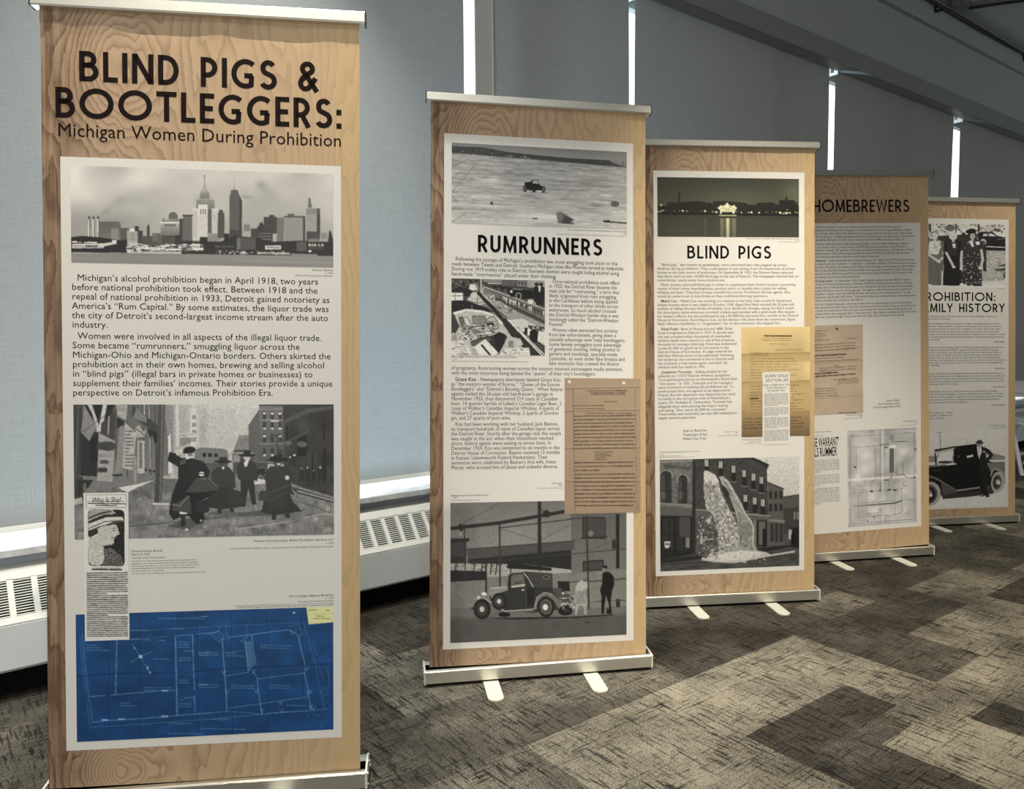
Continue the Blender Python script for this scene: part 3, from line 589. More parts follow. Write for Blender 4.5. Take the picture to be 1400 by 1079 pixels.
    p.poly([(-75, 700), (0, 595), (95, 598), (168, 655), (160, 690), (40, 715), (-70, 780)], 66); p.line([(0, 597), (95, 600), (166, 656)], 5, 110); p.poly([(-75, 705), (30, 700), (160, 685), (100, 735), (0, 780), (-70, 770)], 26); p.line([(0, 600), (20, 560), (60, 560), (90, 600)], 7, 30)
    p.poly([(-5, 780), (110, 740), (100, 840), (40, 870), (-5, 840)], 40)
    p.rect(15, 850, 45, 930, 26); p.poly([(12, 925), (48, 900), (50, 935), (25, 942)], 40); p.ell(36, 915, 6, 10, 180)
    p.frame(100, 665, 5.02)
    p.rect(748, 180, 778, 265, 40); p.rect(740, 165, 790, 184, 225); p.ell(788, 290, 11, 6, 225); p.poly([(745, 262), (780, 262), (770, 270), (745, 268)], 24)
    p.poly([(690, 120), (810, 60), (820, 180), (690, 160)], 66); p.line([(690, 118), (740, 130), (800, 60)], 6, 130)
    p.noise(.05, 200, 110, None, True); p.blur(1)
    return p.out()

def pic_clipping():
    p = Pic(100, 326, 212, [(114.9, 674), (176.1, 672.4), (176.9, 873.6), (116.3, 877)], 7); p.tint = (1, .972, .895)
    p.frame(100, 665, 5.02)
    for a, b in [((92, 58), (368, 52)), ((368, 52), (369, 140)), ((369, 140), (95, 150)), ((95, 150), (92, 58)), ((104, 103), (360, 98))]: p.line([a, b], 3, 90)
    p.words(108, 108, 362, 124, 1, 40, .6, .9, 0); p.words(160, 122, 302, 136, 1, 40, .6, .9, 0)
    # portrait in profile under a striped hat
    R = lambda x0, y0, x1, y1, r: [(x0+r, y0), (x1-r, y0), (x1-r*.3, y0+r*.3), (x1, y0+r), (x1, y1-r), (x1-r*.3, y1-r*.3), (x1-r, y1), (x0+r, y1), (x0+r*.3, y1-r*.3), (x0, y1-r), (x0, y0+r), (x0+r*.3, y0+r*.3)]
    box = R(106, 157, 355, 546, 26); p.poly(box, 26); p.noise(10, 60, 120, box)
    p.poly([(107, 300), (175, 285), (215, 420), (216, 520), (185, 545), (130, 540), (107, 520)], 182)   # neck
    p.poly([(170, 300), (190, 275), (270, 258), (300, 262), (310, 285), (322, 325), (300, 335), (290, 352), (282, 362), (285, 385), (265, 402), (225, 404), (200, 420), (165, 400)], 178)
    p.poly([(262, 348), (295, 344), (288, 352), (268, 356)], 88); p.line([(262, 290), (300, 282)], 5, 90); p.poly([(270, 300), (292, 296), (288, 305)], 60); p.line([(300, 335), (322, 325)], 4, 120); p.line([(205, 415), (225, 404), (265, 402)], 6, 90)
    p.poly([(107, 300), (170, 288), (175, 320), (120, 350), (107, 340)], 44); p.poly([(210, 430), (260, 420), (330, 470), (345, 520), (340, 545), (200, 545), (216, 500)], 84); p.noise(26, 70, 160, [(205, 420), (350, 420), (350, 545), (200, 545)])
    p.poly([(107, 205), (118, 160), (270, 158), (300, 180), (230, 205), (107, 255)], 150); p.poly([(107, 255), (230, 205), (340, 205), (352, 235), (290, 250), (200, 268), (107, 305)], 196)
    p.poly([(107, 240), (220, 190), (330, 195), (340, 205), (230, 210), (110, 256)], 36); p.poly([(107, 215), (190, 178), (260, 165), (270, 172), (180, 195), (107, 228)], 60); p.line([(110, 290), (220, 240), (345, 232)], 7, 90)
    p.poly([(230, 260), (300, 230), (350, 238), (300, 252), (240, 270)], 70)
    p.noise(24, 100, 250, [(107, 157), (354, 157), (330, 420), (200, 420), (210, 545), (107, 545)])
    p.words(136, 560, 335, 580, 1, 60, .6, .9, 0)
    p.words(98, 590, 374, 692, 7, 34, .62, .85, .02, -.03); p.words(98, 692, 376, 812, 9, 34, .62, .85, .02, -.03); p.words(98, 812, 376, 920, 8, 34, .62, .85, .02, -.03); p.words(98, 922, 376, 1036, 9, 34, .62, .85, .02, -.03)
    return p.out()

def pic_blueprint():
    B = np.array([20, 60, 102.]); L = np.array([132, 170, 190.]); D = np.array([10, 40, 78.])
    p = Pic(430, 215, B, [(103.2, 842.2), (455.8, 825.3), (454.4, 993.6), (105.6, 1016.9)], 11)
    p.frame(95, 810, 4.905)
    for _ in range(3): p.noise(.05, 9+_*8, 6+_*6, None, True)
    F = [(40, 580), (300, 556), (700, 545), (940, 520), (1400, 490), (1760, 465)]
    p.poly(F+[(1760, 1020), (40, 1020)], D, .25); p.line(F, 16, D, .55); p.line([(a, b-10) for a, b in F], 8, D, .5); p.line([(a, b+8) for a, b in F], 4, L, .18)
    for x in (268, 475, 690, 858, 1085, 1330, 1560): p.line([(x, 130), (x+10, 980)], 16, D, .28); p.line([(x+9, 130), (x+19, 980)], 4, L, .14)
    def ln(pts, w=3, al=.75): p.line(pts, w*.72, L, al*.82)
    def room(x, y, w=70, n=2): p.words(x, y, x+w, y+n*17, n, L, .3, .55)
    ln([(68, 285), (95, 560), (140, 915)], 3); ln([(84, 285), (110, 560), (155, 880)], 4); ln([(92, 290), (118, 560), (165, 870)], 3, .5)
    ln([(140, 915), (500, 885), (930, 845), (1400, 795), (1720, 762)], 3, .8)
    ln([(155, 880), (260, 866), (500, 848), (700, 826), (940, 803)], 6); ln([(320, 320), (316, 560), (312, 690)], 7); ln([(308, 320), (306, 690)], 3, .5)
    ln([(138, 708), (245, 700)], 6); ln([(280, 696), (380, 685), (540, 668), (705, 656)], 6); ln([(390, 322), (660, 296)], 3, .6); ln([(400, 262), (690, 245), (930, 228)], 3, .6); ln([(590, 185), (930, 158)], 3, .6)
    ln([(712, 295), (716, 540), (722, 825)], 9); ln([(712, 292), (830, 282)], 6); ln([(826, 282), (832, 520), (838, 650)], 7); ln([(838, 690), (840, 808)], 7); ln([(765, 395), (828, 390)], 6); ln([(722, 548), (775, 528), (830, 518)], 3, .6); ln([(768, 708), (836, 700)], 6); ln([(735, 715), (765, 722)], 4)
    ln([(420, 350), (478, 435), (540, 545)], 4); ln([(410, 475), (478, 435), (550, 400)], 4); p.ell(478, 435, 14, 12, L); p.ell(525, 510, 9, 14, L, 0, .6); p.ell(540, 540, 8, 8, L, 0, .7); p.ell(437, 378, 6, 9, L, 0, .7)
    for q in [(110, 355, 170, 3), (345, 740, 110, 2), (505, 632, 190, 2), (730, 325, 80, 3), (735, 430, 80, 2), (735, 580, 70, 2), (730, 738, 90, 2), (570, 440, 110, 1), (395, 312, 150, 1), (598, 316, 50, 1), (600, 165, 320, 1), (405, 250, 130, 1), (680, 235, 90, 1), (865, 395, 70, 2), (860, 605, 70, 1), (665, 868, 160, 1), (600, 832, 60, 1), (660, 935, 270, 1)]: room(*q)
    for q in [(240, 862), (640, 830), (350, 855), (640, 660)]: p.rect(q[0]-22, q[1]-5, q[0]+22, q[1]+5, L, .8)
    p.frame(270, 800, 5.14)
    ln([(0, 340), (110, 332), (150, 318)], 7); ln([(215, 362), (310, 348), (385, 338), (500, 320), (640, 300), (705, 335)], 7); ln([(0, 298), (150, 282), (400, 268), (745, 248)], 3, .6)
    for c in [(152, 270), (212, 268), (348, 258)]:
        for k in range(12): ln([(c[0]+20*math.cos(k*.52), c[1]+18*math.sin(k*.52)), (c[0]+20*math.cos(k*.52+.52), c[1]+18*math.sin(k*.52+.52))], 3, .5)
    ln([(152, 285), (152, 320)], 3); ln([(350, 275), (352, 340)], 3); ln([(202, 285), (205, 355)], 3)
    ln([(85, 340), (150, 318), (185, 360), (160, 400), (85, 340)], 4, .7); ln([(110, 335), (165, 395)], 3, .6); ln([(130, 328), (175, 385)], 3, .6); ln([(205, 330), (222, 385), (180, 365)], 3, .6); ln([(305, 385), (350, 350), (330, 392), (305, 385)], 4, .7)
    ln([(175, 370), (180, 490), (188, 590), (198, 720), (204, 878)], 8); ln([(188, 470), (320, 452)], 4); ln([(330, 385), (345, 480), (355, 605)], 5); ln([(380, 345), (395, 460), (410, 555)], 7)
    p.poly([(330, 390), (378, 385), (402, 550), (355, 600)], L, .28); [ln([(332+k*.6, 395+k*10), (378+k*.6, 388+k*10)], 2, .5) for k in range(18)]
    ln([(195, 632), (355, 605)], 5); ln([(395, 600), (420, 650), (750, 602)], 5); ln([(418, 650), (430, 780), (450, 895)], 7); ln([(708, 345), (730, 450), (752, 545)], 8); ln([(745, 600), (765, 680), (790, 850)], 7)
    ln([(204, 858), (430, 825), (590, 798), (780, 768)], 5); ln([(0, 902), (205, 880), (450, 893), (600, 878), (890, 860)], 4); ln([(0, 945), (260, 918), (450, 895)], 3, .5)
    ln([(745, 245), (820, 520), (885, 860)], 3, .7); ln([(895, 440), (918, 520), (915, 720)], 3, .5); ln([(935, 245), (948, 400)], 3, .6)
    ln([(640, 280), (715, 262), (735, 340), (700, 340)], 3, .7); ln([(648, 310), (720, 290)], 3, .6); ln([(645, 300), (660, 335), (690, 310)], 4)
    for x, y in [(185, 610), (205, 745), (390, 600), (412, 735), (450, 870), (760, 575), (770, 740), (790, 840), (580, 815), (588, 870), (790, 735), (810, 850)]: ln([(x-18, y-18), (x, y+14), (x+14, y-16), (x-10, y+8)], 4, .7)
    for c in [(888, 728), (905, 830)]:
        for k in range(12): ln([(c[0]+22*math.cos(k*.52), c[1]+26*math.sin(k*.52)), (c[0]+22*math.cos(k*.52+.52), c[1]+26*math.sin(k*.52+.52))], 3, .45)
    for q in [(440, 405, 230, 2), (10, 460, 140, 2), (200, 465, 130, 2), (490, 685, 170, 2), (230, 690, 170, 2), (10, 690, 150, 2), (620, 822, 140, 1), (105, 930, 120, 1), (20, 995, 330, 1), (20, 208, 60, 1)]: room(*q)
    for x, y, h in [(805, 380, 100), (850, 560, 90), (900, 560, 120)]: [ln([(x+k*4, y+k*h/8), (x+k*4+4, y+k*h/8+h/13)], 5, .45) for k in range(8)]
    for k in range(26): x, y = p.r.uniform(750, 920), p.r.uniform(880, 1000); ln([(x, y), (x+p.r.uniform(8, 26), y-p.r.uniform(4, 26))], 3, .45) if x+y > 1660 else 0
    p.ell(678, 180, 11, 6, L, -.2)
    Yl = np.array([206, 200, 138.]); p.poly([(765, 140), (955, 128), (955, 242), (780, 260)], Yl)
    for a, b, c in [(780, 158, 838), (900, 158, 948), (835, 200, 890), (812, 217, 930)]: p.words(a, b-4, c, b+6, 1, (90, 88, 60), .6, .8, 0)
    p.line([(775, 192), (955, 180)], 2, (150, 146, 100)); p.blur(1)
    return p.out()

def wheel(p, x, y, rx, ry, tyre, rim, hub, dark=30, ang=0):
    p.ell(x, y, rx, ry, tyre, ang); p.ell(x, y, rx*.72, ry*.72, dark, ang)
    for k in range(10): p.line([(x, y), (x+rx*.66*math.cos(k*.628), y+ry*.66*math.sin(k*.628))], rx*.05, rim, .7)
    p.ell(x, y, rx*.28, ry*.28, hub, ang)

def pic_river():
    p = Pic(300, 140, 165, [(617.2, 197), (858.8, 208.5), (858, 312.7), (617.5, 309.4)], 13)
    p.tint = (1, .97, .915); p.frame(605, 185, 5.185)
    p.grad([(60, 60), (1320, 60), (1320, 670), (60, 670)], 132, 176)
    p.poly([(60, 60), (1320, 120), (1320, 235), (700, 190), (60, 140)], 120); p.grad([(60, 58), (1320, 110), (1320, 190), (700, 150), (60, 90)], 112, 132)
    p.poly([(62, 90), (300, 98), (480, 130), (700, 152), (900, 170), (1190, 182), (1230, 205), (1316, 228), (1190, 222), (650, 180), (420, 165), (62, 138)], 58)
    p.speck(140, [(62, 92), (640, 150), (640, 178), (62, 136)], 4, 1.5, 34, 78); p.speck(24, [(150, 120), (680, 160), (680, 182), (150, 142)], 3, 1, 120, 190)
    p.line([(1285, 185), (1288, 228)], 4, 60); p.line([(1240, 180), (1241, 210)], 3, 80)
    W = [(60, 140), (650, 182), (1320, 236), (1320, 670), (60, 670)]
    p.noise(9, 5, 60, W); p.noise(9, 16, 70, W); p.noise(6, 40, 70, W); p.noise(4, 6, 12, W)
    for q in [(330, 335, 130, 14, 215), (380, 325, 50, 12, 220), (720, 600, 330, 40, 208), (330, 520, 110, 10, 205), (800, 590, 260, 14, 226), (900, 490, 100, 6, 215), (780, 462, 60, 5, 220), (500, 645, 200, 16, 205), (1250, 600, 80, 60, 175)]: p.glow(*q, .02, .7)
    for q in [(100, 545, 120, 14), (230, 575, 40, 6), (240, 480, 60, 4), (640, 440, 60, 16), (1100, 500, 60, 14), (700, 320, 300, 5), (150, 330, 130, 6), (160, 290, 120, 5), (1150, 360, 120, 5)]: p.glow(*q, 96, .02, .55)
    for a in [[(240, 225), (70, 420)], [(62, 190), (170, 210)], [(62, 250), (190, 180)], [(62, 440), (110, 500)], [(70, 640), (190, 560)], [(60, 330), (120, 280)], [(62, 230), (130, 215)]]: p.line(a, 4, 84, .7)
    # old open motor car on the ice
    p.poly([(597, 345), (640, 340), (650, 328), (660, 330), (652, 352), (700, 356), (715, 370), (742, 375), (742, 398), (720, 400), (640, 402), (600, 395)], 18)
    p.line([(655, 328), (697, 330), (699, 356)], 4, 40); p.poly([(662, 333), (694, 335), (696, 354), (664, 352)], 150, .6)
    wheel(p, 600, 390, 14, 24, 16, 60, 60, 90); wheel(p, 664, 394, 14, 24, 14, 40, 40, 22); wheel(p, 732, 395, 13, 24, 16, 70, 90, 100); p.line([(590, 415), (760, 418)], 6, 110, .6)
    p.rect(352, 491, 369, 507, 12)
    p.poly([(820, 555), (850, 548), (900, 575), (955, 605), (930, 612), (948, 636), (835, 630), (826, 590)], 92); p.poly([(880, 580), (930, 600), (910, 632), (945, 636), (860, 632)], 62); p.poly([(820, 558), (850, 550), (870, 590), (840, 622)], 112)
    p.ell(1230, 487, 29, 20, 70); p.poly([(1205, 480), (1240, 468), (1258, 480), (1250, 505), (1215, 505)], 84); p.poly([(1145, 605), (1190, 600), (1195, 608), (1312, 615), (1312, 622), (1150, 616)], 24); p.poly([(652, 598), (690, 598), (690, 605), (655, 605)], 40)
    p.rect(210, 322, 220, 328, 50); p.noise(3, 220, 110); p.blur(1)
    return p.out()

def pic_boat():
    p = Pic(165, 134, 150, [(617, 384.6), (745.8, 385.2), (745.5, 488.5), (617.2, 488.5)], 17); p.tint = (1, .97, .905)
    p.frame(610, 380, 8.633)
    p.rect(55, 35, 1180, 945, 60)
    p.rect(440, 45, 660, 78, 128); p.rect(660, 45, 815, 120, 82); p.rect(835, 48, 960, 120, 120); p.rect(960, 48, 1180, 130, 150); p.windows(840, 55, 955, 110, 3, 1, 60, .7, .8)
    p.rect(490, 86, 650, 100, 190); p.speck(60, [(60, 45), (430, 45), (430, 180), (60, 180)], 5, 3, 20, 120)
    p.poly([(440, 130), (1180, 380), (1180, 640), (640, 940), (300, 940), (300, 300)], 110)          # canal and bank
    p.poly([(430, 230), (560, 230), (1180, 560), (1180, 700), (1000, 640), (820, 560), (640, 420)], 142); p.poly([(740, 520), (900, 500), (1180, 640), (1180, 720), (960, 640), (800, 590)], 188)
    p.speck(120, [(450, 210), (560, 220), (900, 420), (860, 460), (640, 410)], 7, 2, 30, 225); p.poly([(560, 240), (1175, 525), (1175, 570), (820, 410), (600, 280)], 66)
    p.poly([(450, 140), (1178, 380), (1178, 500), (970, 440), (600, 260)], 98); p.line([(450, 135), (1178, 385)], 9, 200); p.line([(600, 275), (1175, 530)], 8, 30)
    for k in range(26): x = 640+k*21; y = 225+(x-640)*.34; p.poly([(x, y+14), (x+9, y+14+p.r.uniform(20, 95)), (x+18, y+16)], p.r.choice([30, 205, 220, 40]))
    # parked cars and two men
    for x, y, s in [(560, 135, .45), (640, 145, .55), (720, 160, .7)]: p.ell(x, y, 80*s, 45*s, 26); p.ell(x-30*s, y+30*s, 30*s, 34*s, 110); p.ell(x-30*s, y+30*s, 16*s, 20*s, 20)
    p.poly([(730, 190), (800, 150), (880, 160), (1010, 165), (1050, 200), (1040, 255), (900, 270), (760, 245)], 20); p.ell(855, 235, 36, 42, 150); p.ell(855, 235, 24, 30, 26); p.ell(770, 185, 14, 16, 210); p.line([(790, 155), (900, 160)], 10, 130)
    for x in (1070, 1125): p.ell(x, 92, 26, 22, 40); p.poly([(x-30, 120), (x+28, 115), (x+35, 220), (x+20, 340), (x-25, 330), (x-32, 220)], 22)
    p.poly([(1092, 115), (1118, 115), (1112, 180), (1098, 182)], 225); p.rect(965, 275, 1030, 325, 200); p.line([(1040, 300), (1060, 330)], 14, 190)
    # moored boats at left
    p.poly([(62, 190), (120, 150), (240, 150), (310, 200), (260, 250), (80, 240)], 28); p.rect(62, 212, 198, 300, 222); p.line([(62, 250), (198, 245)], 8, 60); p.rect(100, 215, 112, 300, 110); p.poly([(280, 110), (345, 105), (360, 170), (320, 185), (270, 165)], 206); p.ell(365, 295, 118, 58, 176); p.ell(350, 235, 62, 36, 188); p.line([(250, 300), (370, 330), (480, 310)], 7, 60); p.line([(370, 240), (368, 330)], 6, 40)
    for x in (410, 365, 432): p.line([(x, 50 if x == 410 else 115), (x, 250)], 9, 220)
    p.poly([(62, 310), (240, 300), (480, 380), (560, 430), (380, 420), (240, 400), (62, 450)], 24); p.line([(305, 355), (305, 410)], 7, 170)
    # boat in front, full of cases
    p.poly([(95, 450), (240, 405), (430, 420), (560, 470), (640, 540), (760, 690), (900, 760), (1000, 850), (990, 940), (60, 940), (62, 700), (150, 600)], 172)
    p.line([(95, 450), (240, 410), (430, 425), (560, 470), (660, 560)], 24, 215); p.poly([(62, 560), (95, 470), (160, 600), (110, 690), (62, 660)], 50)
    p.line([(440, 250), (700, 500), (1130, 935)], 26, 205); p.line([(380, 210), (640, 480), (1080, 930)], 40, 30); p.line([(480, 290), (1170, 925)], 12, 40); p.poly([(620, 480), (700, 500), (1130, 940), (1000, 940), (760, 700)], 40); p.line([(720, 510), (1160, 920)], 12, 210)
    for q, v in [([(310, 480), (460, 475), (470, 565), (320, 575)], 122), ([(200, 510), (250, 490), (300, 590), (240, 610)], 190), ([(150, 500), (195, 490), (230, 590), (180, 605)], 92), ([(470, 520), (560, 470), (610, 540), (480, 545)], 160), ([(550, 600), (610, 560), (620, 620), (560, 640)], 150), ([(420, 620), (520, 625), (530, 660), (425, 655)], 205), ([(290, 600), (400, 600), (400, 665), (300, 665)], 110), ([(480, 560), (560, 555), (560, 590), (480, 590)], 40)]: p.poly(q, v); p.line(q+[q[0]], 6, 48)
    p.speck(160, [(160, 590), (560, 590), (560, 760), (160, 760)], 8, 3, 50, 225)
    p.poly([(285, 780), (420, 730), (560, 700), (620, 660), (700, 690), (720, 720), (690, 790), (620, 920), (400, 840), (300, 830)], 44); p.poly([(560, 700), (620, 665), (700, 690), (680, 800), (620, 910), (580, 830)], 26); p.poly([(285, 785), (500, 730), (540, 760), (300, 830)], 78)
    p.poly([(275, 880), (460, 745), (615, 905), (560, 940), (300, 940)], 212); p.line([(420, 820), (520, 935)], 24, 40); p.poly([(275, 880), (330, 840), (390, 935), (310, 938)], 160)
    p.poly([(700, 760), (790, 720), (880, 740), (910, 810), (760, 850), (690, 840)], 176); p.rect(735, 760, 795, 845, 120); p.poly([(690, 860), (980, 840), (995, 940), (630, 940)], 206); p.speck(60, [(700, 860), (980, 850), (980, 940), (640, 940)], 5, 3, 130, 225)
    p.rect(62, 700, 130, 770, 140); p.poly([(60, 800), (180, 760), (290, 880), (280, 940), (60, 940)], 200); p.speck(60, [(62, 780), (200, 780), (260, 930), (62, 930)], 7, 3, 110, 230)
    p.ell(945, 650, 24, 46, 20); p.ell(1040, 700, 60, 80, 22); p.poly([(960, 620), (990, 625), (985, 700), (960, 690)], 220); p.poly([(1090, 630), (1175, 640), (1175, 820), (1080, 760)], 200); p.speck(40, [(980, 580), (1170, 600), (1170, 650), (980, 630)], 5, 3, 30, 90); p.ell(880, 640, 50, 22, 190)
    p.noise(.06, 90, 80, None, True); p.blur(1)
    return p.out()

def pic_inspection():
    p = Pic(300, 240, 110, [(616.6, 692.8), (856.8, 682), (856.2, 866.4), (615.5, 881.3)], 19); p.tint = (1, .97, .91)
    p.frame(600, 680, 4.828)
    p.grad([(70, 0), (1250, 0), (1250, 350), (70, 350)], 98, 128); p.noise(3, 9, 5)
    # building, roofs
    p.rect(870, 100, 1250, 500, 92); p.grad([(870, 110), (1250, 100), (1250, 600), (870, 600)], 84, 104)
    p.poly([(190, 365), (890, 288), (890, 350), (190, 425)], 70); p.line([(190, 362), (895, 290)], 8, 54); p.poly([(195, 425), (870, 350), (870, 490), (640, 470), (195, 455)], 36)
    p.rect(75, 290, 185, 410, 62); p.poly([(75, 305), (205, 288), (200, 310), (75, 325)], 42); p.rect(75, 410, 180, 455, 44)
    p.poly([(75, 455), (560, 450), (870, 480), (870, 500), (560, 520), (75, 560)], 150); p.speck(60, [(75, 452), (460, 450), (460, 505), (75, 510)], 6, 2, 40, 190)
    for x in (120, 240, 290, 350, 385, 480): p.line([(x, 440), (x-12, 520)], 8, 40)
    p.rect(75, 500, 310, 575, 34); p.poly([(450, 440), (740, 470), (740, 490), (450, 480)], 30)
    p.poly([(75, 575), (560, 540), (1250, 470), (1250, 760), (75, 760)], 112); p.noise(4, 16, 8, [(75, 575), (560, 540), (1250, 470), (1250, 760), (75, 760)])
    # windows and signs on the wall
    p.rect(945, 130, 1100, 275, 44); p.rect(955, 140, 1095, 260, 60); p.line([(935, 275), (1108, 255)], 9, 46); p.ell(1000, 240, 18, 20, 130, 0, .6)
    p.poly([(945, 422), (1085, 408), (1085, 478), (945, 490)], 40); p.poly([(955, 432), (1075, 420), (1075, 470), (955, 480)], 62)
    p.rect(1168, 110, 1190, 465, 30); p.poly([(1140, 280), (1165, 272), (1168, 335), (1142, 340)], 42)
    # pipes and wires
    p.line([(75, 230), (400, 185), (660, 135), (830, 100)], 24, 38); p.rect(650, 35, 674, 490, 36); p.ell(708, 118, 26, 24, 34); p.line([(675, 90), (705, 110)], 5, 50)
    p.line([(400, 190), (402, 590)], 12, 50); p.line([(400, 218), (870, 150)], 7, 44); p.line([(170, 190), (178, 560)], 9, 48); p.line([(175, 185), (410, 50)], 3, 60); p.line([(410, 225), (660, 295), (860, 190)], 3, 66); p.line([(870, 145), (970, 140)], 7, 44)
    p.line([(310, 440), (312, 640)], 12, 40); p.line([(75, 450), (400, 430), (660, 400), (1240, 335)], 6, 52); p.line([(972, 130), (985, 735)], 11, 44); p.line([(985, 555), (1240, 530)], 8, 50); p.line([(860, 560), (985, 552)], 6, 52); p.line([(985, 350), (1150, 285)], 3, 66); p.line([(985, 735), (1240, 715)], 5, 54); p.line([(1240, 240), (1180, 260)], 3, 70)
    p.poly([(135, 200), (155, 195), (160, 240), (145, 250)], 30); p.ell(147, 262, 9, 14, 150)
    p.rect(1165, 665, 1192, 740, 40); p.line([(985, 690), (1240, 672)], 5, 60)
    # road
    p.poly([(75, 745), (400, 742), (900, 775), (1250, 740), (1250, 920), (70, 980)], 84); p.poly([(75, 742), (900, 740), (1250, 715), (1250, 755), (880, 790), (75, 800)], 98)
    p.poly([(70, 820), (1250, 775), (1250, 920), (70, 985)], 76); p.noise(2.5, 20, 10, [(75, 760), (1250, 740), (1250, 920), (70, 985)]); p.poly([(320, 805), (900, 785), (1150, 765), (1140, 775), (900, 795), (480, 812)], 34)
    p.ell(975, 823, 16, 4, 34)
    # car
    p.poly([(330, 640), (345, 605), (450, 595), (458, 525), (480, 505), (560, 498), (640, 500), (745, 505), (748, 600), (790, 640), (800, 740), (620, 765), (430, 760), (340, 700)], 44)
    p.poly([(325, 640), (345, 605), (450, 596), (455, 620), (400, 640), (350, 680)], 128); p.line([(340, 612), (450, 600)], 6, 175)
    p.poly([(470, 540), (490, 520), (555, 515), (568, 600), (472, 605)], 92); p.line([(478, 600), (562, 585)], 8, 200); p.line([(500, 575), (540, 570)], 8, 40); p.line([(560, 510), (590, 545), (620, 600)], 7, 170)
    p.poly([(570, 510), (640, 500), (745, 505), (748, 598), (640, 600), (600, 560)], 58); p.ell(705, 532, 26, 14, 100); p.ell(705, 532, 18, 9, 44); p.line([(455, 525), (470, 510), (560, 500)], 7, 120); p.rect(462, 525, 474, 605, 30)
    p.poly([(570, 605), (625, 600), (620, 720), (572, 722)], 30); p.line([(572, 605), (574, 722)], 4, 80); p.ell(552, 618, 9, 5, 200)
    p.poly([(780, 556), (858, 556), (860, 620), (782, 622)], 30); p.poly([(740, 600), (800, 600), (840, 640), (790, 700)], 66)
    p.poly([(228, 690), (250, 665), (300, 662), (350, 700), (440, 755), (620, 738), (625, 755), (430, 775), (390, 770), (330, 720), (280, 690)], 92); p.line([(235, 685), (290, 668), (345, 705), (430, 758), (620, 742)], 6, 165)
    p.poly([(620, 745), (640, 660), (690, 628), (740, 635), (790, 680), (810, 760), (790, 745), (750, 680), (700, 655), (650, 690), (640, 745)], 98); p.line([(625, 740), (645, 665), (695, 632), (745, 645)], 5, 150)
    wheel(p, 284, 748, 56, 66, 24, 100, 178, 46); wheel(p, 395, 695, 48, 55, 26, 110, 190, 50); wheel(p, 703, 725, 54, 68, 24, 150, 196, 54); p.ell(703, 725, 42, 53, 130, 0, .35); p.ell(703, 725, 30, 40, 50, 0, .6); p.ell(698, 728, 17, 20, 205); p.ell(430, 780, 40, 16, 22); p.ell(830, 750, 48, 30, 24); wheel(p, 835, 745, 40, 32, 24, 60, 60, 26)
    p.ell(297, 648, 18, 12, 200); p.ell(262, 672, 12, 12, 180); p.ell(815, 640, 9, 11, 225); p.rect(800, 700, 880, 712, 150); p.rect(805, 640, 880, 700, 70); p.speck(40, [(800, 640), (885, 640), (885, 735), (800, 735)], 4, 2, 30, 190); p.line([(220, 742), (232, 742)], 14, 40)
    # woman bending over, man in a cap
    p.poly([(895, 600), (915, 560), (950, 540), (975, 555), (978, 590), (960, 620), (975, 700), (960, 720), (930, 710), (905, 715), (890, 690), (900, 640)], 158); p.poly([(905, 615), (960, 620), (970, 705), (895, 705)], 128); p.ell(960, 546, 16, 12, 90); p.poly([(900, 705), (918, 710), (905, 775), (893, 775)], 150); p.poly([(952, 712), (970, 708), (970, 770), (955, 770)], 146); p.line([(915, 690), (960, 600)], 5, 100)
    p.poly([(1075, 500), (1095, 488), (1125, 490), (1152, 520), (1155, 570), (1140, 610), (1130, 690), (1138, 762), (1100, 764), (1112, 700), (1100, 640), (1090, 700), (1085, 765), (1068, 765), (1070, 650), (1060, 610), (1075, 560)], 20); p.ell(1090, 472, 17, 19, 110); p.poly([(1072, 462), (1090, 445), (1110, 450), (1108, 468)], 24); p.poly([(1095, 640), (1118, 700), (1118, 740), (1100, 700)], 110)
    p.noise(.04, 180, 140, None, True); p.blur(1)
    return p.out()

